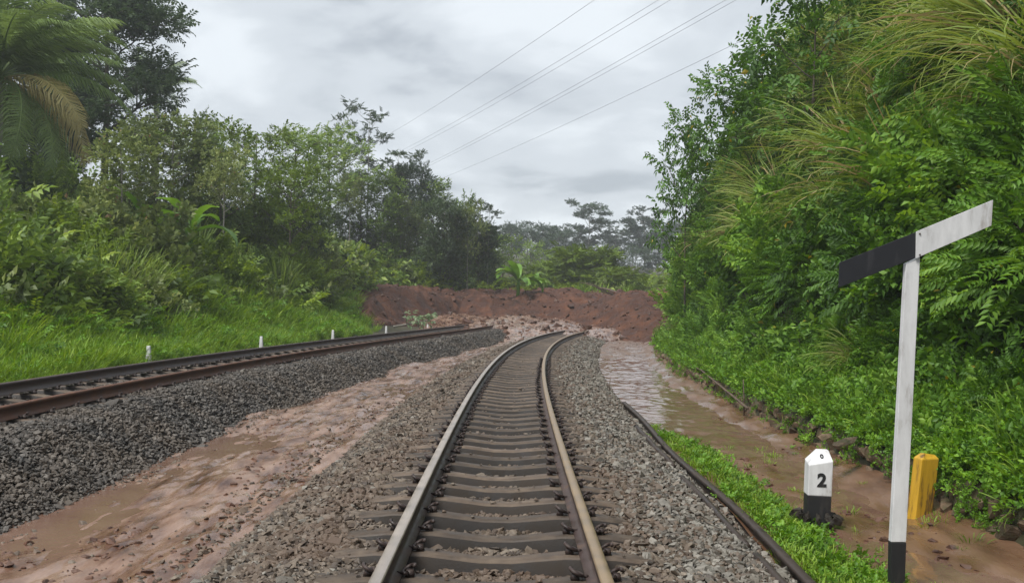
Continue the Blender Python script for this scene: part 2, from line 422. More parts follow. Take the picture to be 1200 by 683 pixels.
M['wire'] = mat_noise('wire', [(0.10, 0.10, 0.105), (0.14, 0.14, 0.145)], [0.4, 0.6], 1, bump=0)
def mat_water():
    m, nt, N, Lk, p, out = newmat('muddy_water')
    vec = N('ShaderNodeNewGeometry').outputs['Position']
    n = noise_node(N, Lk, 1.2, 4, 0.6, vec)
    r = ramp(N, [(0.145, 0.080, 0.055), (0.20, 0.122, 0.090)], [0.35, 0.65]); Lk(n.outputs['Fac'], r.inputs[0]); Lk(r.outputs[0], p.inputs['Base Color'])
    p.inputs['Roughness'].default_value = 0.05
    p.inputs['IOR'].default_value = 1.5
    mp = N('ShaderNodeMapping'); mp.inputs['Scale'].default_value = (1.3, 1.0, 1.0); Lk(vec, mp.inputs['Vector'])
    n2 = noise_node(N, Lk, 5.0, 5, 0.6, mp.outputs[0])
    b = N('ShaderNodeBump'); b.inputs['Strength'].default_value = 0.16; b.inputs['Distance'].default_value = 0.03
    Lk(n2.outputs['Fac'], b.inputs['Height']); Lk(b.outputs[0], p.inputs['Normal'])
    return m
M['water'] = mat_water()

# ------------------------------------------------------------------ ground and beds
ts = np.unique(np.concatenate([np.linspace(-170, -60, 10), np.linspace(-60, -20, 24), np.linspace(-20, -7, 34), np.linspace(-7, 4, 23),
                               np.array([4.02, 4.1]), np.linspace(4.4, 13, 44), np.linspace(14, 60, 16), np.linspace(70, 150, 6)]))
ds = np.unique(np.concatenate([np.linspace(-30, 4, 10), np.linspace(4, 70, 150), np.linspace(72, 200, 50), np.linspace(205, 260, 10)]))
grid('ground', lambda t, d: (t + XC(d), d, G(t + XC(d), d)), ts, ds, M['earth'])

BT = [-2.05, -1.75, -1.2, -0.95, -0.62, -0.45, 0.45, 0.62, 0.95, 1.25, 1.8, 2.05]
BZ = [-0.56, -0.38, -0.215, -0.20, -0.24, -0.27, -0.27, -0.24, -0.195, -0.21, -0.36, -0.52]
LT = [-1.35, -1.1, -0.7, -0.4, 0.4, 0.7, 1.05, 1.25, 1.95, 2.15]
LZ = [-0.30, -0.03, 0.0, -0.03, -0.03, 0.0, 0.0, -0.06, -0.50, -0.62]
def ZB(t, d): return np.interp(t, BT, BZ) + 0.035 * fbm(t * 2.1, d * 1.3, 3)
def ZL(t, d): return np.interp(t, LT, LZ) + 0.05 * fbm(t * 1.7 + 40, d * 0.9, 3)
grid('ballast_bed', lambda t, d: (t + XC(d), d, ZB(t, d) - 0.02), np.linspace(-2.05, 2.05, 50), np.linspace(2, 54, 160), M['bed'])
grid('ballast_bed', lambda t, d: (t + XL(d), d, ZL(t, d) - 0.02), np.linspace(-1.35, 2.15, 40), np.linspace(2, 56, 130), M['bed_dark'])
def mud_fx(t, d):
    x = t + XC(d)
    z = -0.435 + 0.11 * fbm(x * 1.1, d * 0.4, 4) + 0.045 * fbm((x - 0.02 * d) * 6, d * 1.5 + 9, 4) + 0.02 * fbm(x * 14, d * 5, 2)
    z = z - 0.12 * np.clip((11 - d) / 5, 0, 1) * np.clip(1 - np.abs(t + 3.1) / 1.2, 0, 1) * 0.3
    return x, d, z
grid('mud_channel', mud_fx, np.linspace(-4.3, -1.75, 130), np.concatenate([np.linspace(4, 22, 300), np.linspace(22.2, 52, 150)]), M['mud'])
grid('puddle_water', lambda t, d: (t + XC(d), d, t * 0 - 0.482 - 0.03 * np.clip((d - 30) / 8, 0, 1)), np.linspace(-4.2, -1.8, 4), np.linspace(4, 50, 60), M['water'])
def ditch_fx(t, d):
    x = t + XC(d)
    lo = np.clip((d - 13) / 3, 0, 1) * np.clip((36 - d) / 6, 0, 1)
    z = -0.555 + 0.07 * fbm(x * 1.2 + 5, d * 0.6, 5) + 0.03 * fbm(x * 5, d * 3, 3)
    z = z - 0.10 * lo * np.clip((3.7 - t) / 0.8, 0, 1)
    z = z + 0.14 * np.clip((2.75 - t) / 0.5, 0, 1) * np.clip((15.5 - d) / 3, 0, 1)
    z = z + 0.12 * np.clip((t - 3.55) / 0.5, 0, 1) + 0.16 * np.clip((d - 33) / 8, 0, 1)
    return x, d, z
grid('ditch_mud', ditch_fx, np.linspace(1.95, 4.12, 70), np.concatenate([np.linspace(4, 20, 240), np.linspace(20.2, 46, 160)]), M['ditch'])
def water_fx(t, d):
    x = t + XC(d)
    return x, d, -0.550 + 0.028 * fbm(x * 2.2, d * 1.6, 3) + 0.016 * fbm(x * 6, d * 5, 2)
grid('ditch_water', water_fx, np.linspace(1.98, 4.1, 60), np.concatenate([np.linspace(4, 12, 60), np.linspace(12.1, 45, 520)]), M['water'])
# mud washed over the tracks, then the slide itself
def flow_fx(x, d):
    t = x - XC(d)
    z = np.interp(d, [38, 43, 46, 48, 54, 60], [-0.75, -0.42, -0.14, 0.07, 0.32, 0.5])
    z = z + 0.20 * np.clip((-t - 3.2) / 1.5, 0, 1) - 0.35 * np.clip((t - 1.6) / 1.2, 0, 1) * np.clip((52 - d) / 5, 0, 1)
    z = z + 0.20 * fbm(x * 0.8, d * 0.4, 4) + 0.07 * fbm(x * 3, d * 2, 3)
    z = z - 1.2 * np.clip((-t - 7.0) / 1.5, 0, 1) * np.clip((52 - d) / 5, 0, 1)
    return x, d, z
grid('mud_flow', flow_fx, np.linspace(-9, 9, 130), np.linspace(38, 60, 150), M['mud'])
def slide_fx(x, d):
    foot = np.interp(x, [-14, -10.5, -8.5, -7.5, -6.6, -5.4, -3, 2, 4.5, 7, 12], [62, 53, 46, 42, 40, 46, 54, 54.5, 49, 41, 35])
    run = np.interp(x, [-14, -6.5, -4, 2, 4.5, 8], [8, 9, 5, 5, 12, 19])
    top = np.interp(x, [-16, -11, -6, 2, 5, 9], [1.5, 1.6, 1.8, 2.05, 1.95, 1.9])
    s = np.clip((d - foot + 1.4 * fbm(x * 0.35, d * 0.1 + 3, 3)) / run, -0.3, 1)
    sm = np.where(s > 0, s * s * (3 - 2 * s), s * 2)
    base = np.interp(d, [36, 43, 48, 54, 60], [-0.75, -0.5, -0.1, 0.2, 0.4])
    z = base + (top - base) * sm + 0.55 * fbm(x * 0.33, d * 0.4, 5) * (0.4 + sm) + 0.22 * fbm(x * 1.6, d * 2.2, 4) + 0.10 * fbm(x * 5, d * 6, 2)
    z = np.where((s > 0.0) & (x < -4) & (d < 66) & (G(x, d) < 1.55 + 0.3 * fbm(x * 0.8, d * 0.8, 3)), np.maximum(z, G(x, d) + 0.10 + 0.25 * fbm(x * 1.6, d * 2.2, 4)), z)
    return x, d, z
grid('landslide', slide_fx, np.linspace(-16, 12, 300), np.linspace(35, 82, 350), M['slide'])

# ------------------------------------------------------------------ scatter ("stuff" that nobody could count)
def scatter(name, pos, rot, scl, sources, label=None, cat=None):
    n = len(pos)
    me = bpy.data.meshes.new(name)
    me.vertices.add(n); me.vertices.foreach_set('co', np.ascontiguousarray(pos, np.float32).ravel())
    for an, ty, key, arr in [('rot', 'FLOAT_VECTOR', 'vector', rot), ('scl', 'FLOAT', 'value', scl)]:
        a = me.attributes.new(an, ty, 'POINT'); a.data.foreach_set(key, np.ascontiguousarray(arr, np.float32).ravel())
    a = me.attributes.new('pick', 'INT', 'POINT'); a.data.foreach_set('value', RNG.integers(0, len(sources), n).astype(np.int32))
    o = obj(name, me)
    coll = bpy.data.collections.new(name + '_pieces')
    for i, m in enumerate(sources):
        coll.objects.link(bpy.data.objects.new('%s_piece_%02d' % (name, i), m))
    ng = bpy.data.node_groups.new(name, 'GeometryNodeTree')
    ng.interface.new_socket('Geometry', in_out='INPUT', socket_type='NodeSocketGeometry')
    ng.interface.new_socket('Geometry', in_out='OUTPUT', socket_type='NodeSocketGeometry')
    def N(t): return ng.nodes.new(t)
    gi, go, ip, ci, e2r = N('NodeGroupInput'), N('NodeGroupOutput'), N('GeometryNodeInstanceOnPoints'), N('GeometryNodeCollectionInfo'), N('FunctionNodeEulerToRotation')
    ci.inputs['Collection'].default_value = coll
    ci.inputs['Separate Children'].default_value = True
    ci.inputs['Reset Children'].default_value = True
    def attr(nm, ty):
        a = N('GeometryNodeInputNamedAttribute'); a.data_type = ty; a.inputs['Name'].default_value = nm
        return [s for s in a.outputs if s.enabled and s.name == 'Attribute'][0]
    lk = ng.links.new
    lk(gi.outputs[0], ip.inputs['Points']); lk(ci.outputs[0], ip.inputs['Instance'])
    ip.inputs['Pick Instance'].default_value = True
    lk(attr('pick', 'INT'), ip.inputs['Instance Index'])
    lk(attr('rot', 'FLOAT_VECTOR'), e2r.inputs[0]); lk(e2r.outputs[0], ip.inputs['Rotation'])
    lk(attr('scl', 'FLOAT'), ip.inputs['Scale'])
    lk(ip.outputs[0], go.inputs[0])
    md = o.modifiers.new('scatter', 'NODES'); md.node_group = ng
    tag(o, label, cat, kind='stuff')
    return o
def stone_mesh(name, mat, seed, flat=0.65):
    r = np.random.default_rng(seed)
    bm = bmesh.new()
    p = r.normal(size=(15, 3)); p /= np.linalg.norm(p, axis=1)[:, None]
    p *= 0.5 * r.uniform(0.8, 1.1, (15, 1)); p *= np.array([1.0, r.uniform(0.62, 0.85), r.uniform(0.45, flat)])
    for q in p: bm.verts.new(q)
    res = bmesh.ops.convex_hull(bm, input=bm.verts)
    bmesh.ops.delete(bm, geom=[v for v in bm.verts if not v.link_faces], context='VERTS')
    me = bpy.data.meshes.new(name); bm.to_mesh(me); bm.free(); me.materials.append(mat)
    return me
ST = {k: [stone_mesh('stone', M[k], 11 * i + h) for i in range(7)] for h, k in enumerate(['stone_warm', 'stone_grey', 'stone_dark'])}
def euler_rand(n, tilt=0.5):
    return np.stack([RNG.normal(0, tilt, n), RNG.normal(0, tilt, n), RNG.uniform(0, 6.28, n)], -1)
def d_samples(n, d0, d1, k):
    """more points per metre near the camera"""
    u = RNG.random(n)
    a, b = d0 ** (1 - k), d1 ** (1 - k)
    return (a + u * (b - a)) ** (1 / (1 - k))
SLEEPER_PITCH = 0.54
n = 105000
t = RNG.uniform(-2.02, 2.02, n); d = d_samples(n, 4.2, 48, 1.25)
ph = ((d - 4.3) / SLEEPER_PITCH) % 1.0
under = (np.abs(t) < 0.98) & (np.abs(ph - 0.5) > 0.5 - 0.11 / SLEEPER_PITCH)
keep = ~(under & (RNG.random(n) < np.where(np.abs(t) > 0.72, 0.55, 0.97)))
keep &= ~((np.abs(np.abs(t) - 0.565) < 0.085))
t, d = t[keep], d[keep]
s = 0.026 + RNG.gamma(3.0, 0.0100, len(t)) * np.interp(d, [4, 12, 48], [1, 1.1, 1.6])
pos = np.stack([t + XC(d), d, ZB(t, d) + RNG.uniform(-0.012, 0.022, len(t))], -1)
warm = (RNG.random(len(t)) < np.interp(t, [-2, -0.5, 0.75, 1.2, 2.0], [0.85, 1.0, 1.0, 0.35, 0.12]))
for nm, sel, src in (('ballast_stones', warm, ST['stone_warm']), ('ballast_stones', ~warm, ST['stone_grey'])):
    scatter(nm, pos[sel], euler_rand(sel.sum()), s[sel], src,
            'brown muddy crushed stone ballast around the main track' if src is ST['stone_warm'] else 'pale grey crushed stone ballast right of the main track', 'ballast')
n = 98000
t = RNG.uniform(-1.3, 2.1, n); d = d_samples(n, 6.5, 52, 1.2)
keep = ~(np.abs(np.abs(t) - 0.565) < 0.085)
t, d = t[keep], d[keep]
s = 0.026 + RNG.gamma(3.0, 0.0088, len(t)) * np.interp(d, [6, 14, 48], [1, 1.15, 1.6])
pos = np.stack([t + XL(d), d, ZL(t, d) + RNG.uniform(-0.012, 0.025, len(t))], -1)
scatter('ballast_stones', pos, euler_rand(len(t)), s, ST['stone_dark'], 'dark grey crushed stone ballast sloping down from the left track', 'ballast')
n = 900
ki = RNG.integers(0, 60, n); d = 4.3 + SLEEPER_PITCH * ki + RNG.uniform(-0.06, 0.06, n); t = RNG.choice([-1, 1], n) * RNG.beta(1.2, 1.0, n) * 0.98
ok = np.abs(np.abs(t) - 0.565) > 0.13; t, d = t[ok], d[ok]
pos = np.stack([t + XC(d), d, np.interp(np.abs(t), [0.1, 0.42, 0.72, 1.0], [-0.185, -0.15, -0.15, -0.19]) + 0.006], -1)
scatter('stray_stones', pos, euler_rand(len(t), 0.15), 0.014 + RNG.gamma(2.0, 0.008, len(t)), ST['stone_warm'], 'stray ballast stones lying on top of the sleepers', 'stones')
n = 2600
sd_ = RNG.random(n) < 0.5; e_ = RNG.exponential(0.16, n); d = d_samples(n, 4.5, 40, 1.25)
t = np.where(sd_, -1.98 - e_, -3.78 + e_ * 0.8)
pos = np.stack(mud_fx(t, d), -1)
scatter('washed_stones', pos, euler_rand(n), 0.022 + RNG.gamma(2.5, 0.010, n), ST['stone_warm'], 'muddy stones washed off the ballast into the mud edges', 'stones')
# clods on the mud, in the ditch and on the slide
CL = [stone_mesh('clod', M['clod'], 300 + i, 0.8) for i in range(6)]
CP = [stone_mesh('clod', M['clod_pale'], 330 + i, 0.55) for i in range(6)]
n = 3200
x = RNG.uniform(-11, 9, n); d = RNG.uniform(40, 64, n)
pos = np.stack(slide_fx(x, d), -1); f = np.stack(flow_fx(np.clip(x, -9, 9), np.clip(d, 38, 60)), -1)
pos[:, 2] = np.maximum(pos[:, 2], np.where((np.abs(x) < 9) & (d < 60), f[:, 2], -9))
scatter('landslide_clods', pos, euler_rand(n), RNG.gamma(1.3, 0.095, n) + 0.05, CL, 'lumps of red-brown earth scattered over the landslide', 'earth')
n = 1500
t = RNG.uniform(-3.95, -1.9, n); d = d_samples(n, 5, 46, 1.3)
k = vnoise(t * 1.3 + 7, d * 0.7) > 0.5
t, d = t[k], d[k]
pos = np.stack(mud_fx(t, d), -1)
scatter('mud_clods', pos, euler_rand(len(t), 0.2), RNG.gamma(1.3, 0.026, len(t)) + 0.015, CL + CP, 'small clods of mud in the channel between the tracks', 'mud')
n = 900
t = RNG.uniform(2.5, 4.0, n); d = d_samples(n, 5, 44, 1.2)
k = vnoise(t * 1.5 + 3, d * 0.8) > 0.52
t, d = t[k], d[k]
pos = np.stack(ditch_fx(t, d), -1)
scatter('ditch_clods', pos, euler_rand(len(t), 0.2), RNG.gamma(1.6, 0.025, len(t)) + 0.02, CL + CP, 'small clods of mud along the flooded ditch', 'mud')

# ------------------------------------------------------------------ tracks
PROF = np.array([(-0.063, 0), (0.063, 0), (0.063, 0.011), (0.022, 0.026), (0.009, 0.040), (0.009, 0.105), (0.034, 0.116), (0.0345, 0.140), (0.026, 0.149),
                 (-0.026, 0.149), (-0.0345, 0.140), (-0.034, 0.116), (-0.009, 0.105), (-0.009, 0.040), (-0.022, 0.026), (-0.063, 0.011)])
TOPF = {7, 8, 9}
def rail_mesh(name, path, mats):
    """path: (n,3) of the middle of the rail's foot"""
    path = np.asarray(path, float); T = np.gradient(path, axis=0); T[:, 2] = 0; T /= np.linalg.norm(T, axis=1)[:, None]
    S = np.stack([T[:, 1], -T[:, 0], T[:, 0] * 0], -1)
    k = len(PROF); V = (path[:, None] + PROF[None, :, 0:1] * S[:, None] + PROF[None, :, 1:2] * np.array([0, 0, 1.0])).reshape(-1, 3)
    F = []; mi = []
    for i in range(len(path) - 1):
        for j in range(k):
            q = (j + 1) % k
            F.append((i * k + j, i * k + q, (i + 1) * k + q, (i + 1) * k + j)); mi.append(1 if j in TOPF else 0)
    return mesh_arrays(name, V, np.array(F)[:, ::-1], mats=mats, midx=mi)
def sleeper_mesh():
    xs = [-1.0, -0.97, -0.72, -0.42, -0.28, -0.10, 0.10, 0.28, 0.42, 0.72, 0.97, 1.0]
    zt = [-0.205, -0.180, -0.152, -0.152, -0.168, -0.188, -0.188, -0.168, -0.152, -0.152, -0.180, -0.205]
    wt_ = [0.066, 0.076, 0.082, 0.079, 0.072, 0.066, 0.066, 0.072, 0.079, 0.082, 0.076, 0.066]
    V = []; F = []; mi = []
    for x, z, w in zip(xs, zt, wt_):
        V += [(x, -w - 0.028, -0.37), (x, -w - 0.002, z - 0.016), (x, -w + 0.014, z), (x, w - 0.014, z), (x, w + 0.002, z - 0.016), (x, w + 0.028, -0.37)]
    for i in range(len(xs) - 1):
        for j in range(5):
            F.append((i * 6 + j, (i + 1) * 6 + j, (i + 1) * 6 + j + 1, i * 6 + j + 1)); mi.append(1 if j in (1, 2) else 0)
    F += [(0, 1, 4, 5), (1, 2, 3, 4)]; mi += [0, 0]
    e = (len(xs) - 1) * 6
    F += [(e, e + 5, e + 4, e + 1), (e + 1, e + 4, e + 3, e + 2)]; mi += [0, 0]
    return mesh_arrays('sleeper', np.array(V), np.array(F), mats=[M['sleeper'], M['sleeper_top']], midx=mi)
def clip_mesh():
    """bent spring clip with its shoulder block; +x points away from the rail"""
    mb = MB()
    a = np.linspace(-0.4, 4.6, 16)
    P = np.stack([0.055 + 0.034 * np.cos(a) , 0.042 * np.sin(a), 0.035 + 0.020 * np.cos(a * 0.9)], -1)
    P = np.vstack([P, [(0.030, -0.02, 0.012), (-0.008, 0.0, 0.012)]])
    mb.tube(P, np.full(len(P), 0.0115), 6)
    for q in [(0.062, 0.0, 0.014)]:
        bm = bmesh.new(); box_bm(bm, q, (0.05, 0.055, 0.034), taper=0.75); bm.verts.index_update()
        bmesh.ops.triangulate(bm, faces=bm.faces)
        mb.add([v.co[:] for v in bm.verts], [[v.index for v in f_.verts] for f_ in bm.faces]); bm.free()
    return mb.mesh('rail_clip', M['clip'], True)
SLP, CLP = sleeper_mesh(), clip_mesh()
def heading(fn, d): return -math.atan2(float(fn(d + 0.5) - fn(d - 0.5)), 1.0)
trk = empty('railway_track', (float(XC(4.3)), 4.3, -0.15))
tag(trk, 'main railway track with shiny rails and worn concrete sleepers curving right into the landslide', 'railway track')
def rel(o, root): o.matrix_parent_inverse = Matrix.Translation(-root.location)
dd = np.linspace(2.5, 54, 150)
for sgn, mt in ((-1, 'rail_top'), (1, 'rail_top_tan')):
    path = np.stack([XC(dd) + sgn * 0.565, dd, np.full_like(dd, -0.149 + (0.004 if sgn < 0 else -0.004))], -1)
    r = obj('rail', rail_mesh('rail', path, [M['rail_side'], M[mt]]), trk); rel(r, trk)
    if sgn > 0: r['label'] = 'inner rail with a tan rusty head'
k = 0
d0 = 4.3 - 3 * SLEEPER_PITCH
while d0 < 47:
    jit = random.uniform(-0.02, 0.02)
    h = heading(XC, d0)
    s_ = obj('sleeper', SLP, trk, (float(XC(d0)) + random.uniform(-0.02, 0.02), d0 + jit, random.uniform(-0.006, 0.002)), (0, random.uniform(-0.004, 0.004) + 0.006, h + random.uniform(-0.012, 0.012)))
    rel(s_, trk)
    if d0 < 26:
        for sx in (-1, 1):
            for out in (-1, 1):
                obj('rail_clip', CLP, s_, (sx * 0.565 + out * 0.052, 0, -0.146), (0, 0, 0 if out > 0 else math.pi))
    d0 += SLEEPER_PITCH
trk2 = empty('railway_track', (float(XL(12)), 12, 0.02))
tag(trk2, 'rusty brown second railway track on dark ballast along the grassy verge', 'railway track')
dd = np.linspace(6, 56, 130)
for sgn, zz in ((1, 0.185), (-1, 0.23)):
    path = np.stack([XL(dd) + sgn * 0.565, dd, np.full_like(dd, zz - 0.149)], -1)
    r = obj('rail', rail_mesh('rail', path, [M['rail_rust'] if sgn > 0 else M['rail_side'], M['rail_rust'] if sgn > 0 else M['rail_side']]), trk2); rel(r, trk2)
d0 = 8.0
while d0 < 49:
    s_ = obj('sleeper', SLP, trk2, (float(XL(d0)), d0, 0.195 + random.uniform(-0.012, 0.0)), (0, 0.022, heading(XL, d0))); rel(s_, trk2)
    if d0 < 22:
        for sx in (-1, 1):
            obj('rail_clip', CLP, s_, (sx * 0.565 + 0.052, 0, -0.146), (0, 0, 0))
            obj('rail_clip', CLP, s_, (sx * 0.565 - 0.052, 0, -0.146), (0, 0, math.pi))
    d0 += 0.6
# old rail left lying along the edge of the ballast, and strips beside it
dd = np.linspace(4.2, 17.0, 40)
path = np.stack([XC(dd) + 1.97 + 0.02 * np.sin(dd), dd, -0.492 + 0.012 * np.sin(dd * 0.9)], -1)
o = obj('old_rail', rail_mesh('old_rail', path, [M['rail_old'], M['rail_old']]))
tag(o, 'long dark discarded rail lying between the grey ballast and the grass strip', 'rail')
for i, (a, b, lab) in enumerate([(4.6, 6.6, 'short dark steel strip half buried in the ballast nearest the camera'), (6.9, 9.6, 'dark steel strip half buried in ballast, middle of the three strips'),
                                 (10.2, 13.4, 'dark steel strip half buried in ballast, farthest of the three strips')]):
    dd = np.linspace(a, b, 8)
    mb = MB()
    P = np.stack([XC(dd) + 1.74 + 0.015 * i, dd, ZB(np.full_like(dd, 1.74), dd) + 0.022], -1)
    mb.tube(P, np.full(8, 0.032), 6)
    tag(obj('steel_strip', mb.mesh('steel_strip', M['rail_old'])), lab, 'steel strip', 'steel strips beside the old rail')

# ------------------------------------------------------------------ low stone wall of the ditch
WS = [stone_mesh('stone', M['wallstone'], 500 + i, 0.9) for i in range(8)]
wall = empty('retaining_wall', (float(XC(5)) + 4.06, 5, -0.7))
tag(wall, 'low mossy rubble stone wall holding the bank beside the muddy ditch', 'wall')
cnt = 0
for row, zz in enumerate((-0.60, -0.44, -0.29)):
    d0 = 4.6
    while d0 < (24 if row else 22):
        ln = random.uniform(0.17, 0.38)
        so = obj('stone', WS[random.randrange(8)], wall,
                 (float(XC(d0)) + 4.06 + 0.03 * row + random.uniform(-0.04, 0.04), d0 + ln / 2, zz + random.uniform(-0.03, 0.03)),
                 (random.uniform(-0.25, 0.25), random.uniform(-0.25, 0.25), math.pi / 2 + random.uniform(-0.3, 0.3)), (ln * 1.15, random.uniform(0.2, 0.32), random.uniform(0.24, 0.36)))
        rel(so, wall)
        d0 += ln * 1.0
mb = MB()
for row, zz in enumerate((-0.60, -0.42, -0.28)):
    for d0 in np.arange(22, 42, 0.3):
        m_ = WS[random.randrange(8)]
        V = np.array([v.co[:] for v in m_.vertices]) * np.array([0.34, 0.28, 0.32]); F = [list(p.vertices) for p in m_.polygons if len(p.vertices) == 3]
        V = V[:, [1, 0, 2]] + np.array([float(XC(d0)) + 4.07 + 0.03 * row + random.uniform(-0.04, 0.04), d0, zz + random.uniform(-0.03, 0.03)])
        if F: mb.add(V, np.array(F)[:, ::-1])
o = obj('far_stones', mb.mesh('far_stones', M['wallstone']), wall); rel(o, wall); o['kind'] = 'stuff'
fs = at(990, 521, 10.6)
for px_, py_, sz, lab in ((992, 517, (0.42, 0.26, 0.10), 'flat pale stone lying on top of the ditch wall left of the sign post'), (965, 512, (0.3, 0.2, 0.1), 'smaller mossy stone on top of the ditch wall left of the sign post')):
    c = onplane(px_, py_, -0.12)
    tag(obj('loose_stone', stone_mesh('loose_stone', M['wallstone'], int(px_), 0.7), None, c, (0.1, -0.15, 0.6), sz), lab, 'stone')

# ------------------------------------------------------------------ foliage building blocks
def leaf_quads(base, axis, normal, length, width, fold=0.25, tint=None, droop=0.0):
    """each leaf: base, left, tip, right as two folded triangles"""
    base = np.asarray(base, float); axis = axis / (np.linalg.norm(axis, axis=1)[:, None] + 1e-9)
    side = np.cross(axis, normal); side /= np.linalg.norm(side, axis=1)[:, None] + 1e-9
    nn = np.cross(side, axis)
    L_ = np.asarray(length)[:, None]; W_ = np.asarray(width)[:, None] * 0.5
    mid = base + axis * L_ * 0.45 + nn * L_ * 0.04
    v1 = mid - side * W_ + nn * W_ * fold; v3 = mid + side * W_ + nn * W_ * fold
    tip = base + axis * L_ - nn * L_ * droop
    V = np.stack([base, v1, tip, v3], 1).reshape(-1, 3)
    n_ = len(base); i = np.arange(n_)[:, None] * 4
    F = np.concatenate([i + np.array([[0, 1, 2]]), i + np.array([[0, 2, 3]])], 1).reshape(-1, 3)
    return V, F
def sprig(kind, seed):
    """one twig pointing along +Y with its leaves' faces toward +Z, about 0.3 m long: verts, tris, per-vertex tint offset"""
    r = np.random.default_rng(seed)
    B = []; A = []; Nn = []; Ls = []; Ws = []
    if kind == 'alt':            # alternate leaves along a twig
        for i in range(9):
            y = 0.03 + 0.03 * i; sd = 1 if i % 2 else -1
            B.append((0, y, 0)); A.append((sd * r.uniform(0.6, 1.0), r.uniform(0.3, 0.9), r.uniform(-0.5, 0.15))); Nn.append((r.normal(0, .3), r.normal(0, .3), 1))
            Ls.append(r.uniform(0.09, 0.13)); Ws.append(r.uniform(0.045, 0.065))
    elif kind == 'round':
        for i in range(8):
            y = 0.02 + 0.03 * i; a_ = r.uniform(0, 6.28)
            B.append((0, y, 0)); A.append((math.cos(a_), 0.5, math.sin(a_) * 0.5)); Nn.append((r.normal(0, .35), r.normal(0, .35), 1))
            Ls.append(r.uniform(0.07, 0.105)); Ws.append(r.uniform(0.055, 0.08))
    elif kind == 'pinnate':      # drooping compound leaf, two rows of long leaflets
        for i in range(7):
            y = 0.05 + 0.042 * i; z = -0.35 * y * y / 0.3
            for sd in (-1, 1):
                B.append((0, y, z)); A.append((sd * 0.85, 0.55, -0.45 + r.normal(0, .1))); Nn.append((sd * 0.3, 0.1, 1))
                Ls.append(r.uniform(0.10, 0.14) * (1 - 0.05 * i)); Ws.append(r.uniform(0.034, 0.046))
    elif kind == 'big':          # few big hanging leaves
        for i in range(5):
            a_ = i * 1.35 + r.uniform(-.3, .3)
            B.append((0, 0.05 + 0.04 * i, 0)); A.append((math.cos(a_) * 0.9, 0.5 + 0.3 * math.sin(a_), -0.45)); Nn.append((r.normal(0, .25), r.normal(0, .25), 1))
            Ls.append(r.uniform(0.17, 0.25)); Ws.append(r.uniform(0.085, 0.12))
    elif kind == 'fine':         # feathery legume foliage, flat
        for i in range(10):
            y = 0.02 + 0.03 * i
            for sd in (-1, 1):
                B.append((0, y, -0.1 * y)); A.append((sd, 0.45, -0.12)); Nn.append((0, 0, 1))
                Ls.append(r.uniform(0.10, 0.15)); Ws.append(0.034)
    V, F = leaf_quads(np.array(B), np.array(A, float), np.array(Nn, float), np.array(Ls), np.array(Ws), 0.3, droop=0.12)
    return V, F, np.repeat(r.normal(0, 0.15, len(B)), 4)
SPR = {k: [sprig(k, 40 + i) for i in range(4)] for k in ('alt', 'round', 'pinnate', 'big', 'fine')}
def basis(axis, up_tilt=0.35, rng=RNG):
    """rotation matrices with Y along the axis and Z as near to up as possible"""
    a = axis / (np.linalg.norm(axis, axis=1)[:, None] + 1e-9)
    up = np.array([0, 0, 1.0]) + rng.normal(0, up_tilt, a.shape)
    x = np.cross(a, up); x /= np.linalg.norm(x, axis=1)[:, None] + 1e-9
    z = np.cross(x, a)
    return np.stack([x, a, z], -1)
def place(mb, tmpl, pos, axis, scale, tint, up_tilt=0.35, rng=RNG):
    V, F, dt = tmpl
    Rm = basis(axis, up_tilt, rng)
    W = np.einsum('nij,vj->nvi', Rm, V) * np.asarray(scale)[:, None, None] + pos[:, None]
    n_, v_ = len(pos), len(V)
    Fa = (np.arange(n_)[:, None, None] * v_ + F[None]).reshape(-1, 3)
    T = (np.asarray(tint)[:, None] + dt[None]).ravel()
    T = np.clip(T, 0, 0.97); dd_ = np.repeat(rng.random(len(T) // 4) < 0.006, 4); T[dd_] = 1.2
    mb.add(W.reshape(-1, 3), Fa, T)
def place_mix(mb, kind, pos, axis, scale, tint, rng, up_tilt=0.35):
    w = rng.integers(0, 4, len(pos))
    for i in range(4):
        s_ = w == i
        if s_.any(): place(mb, SPR[kind][i], pos[s_], axis[s_], scale[s_], tint[s_], up_tilt, rng)
def unit(v): return v / (np.linalg.norm(v, axis=-1, keepdims=True) + 1e-9)

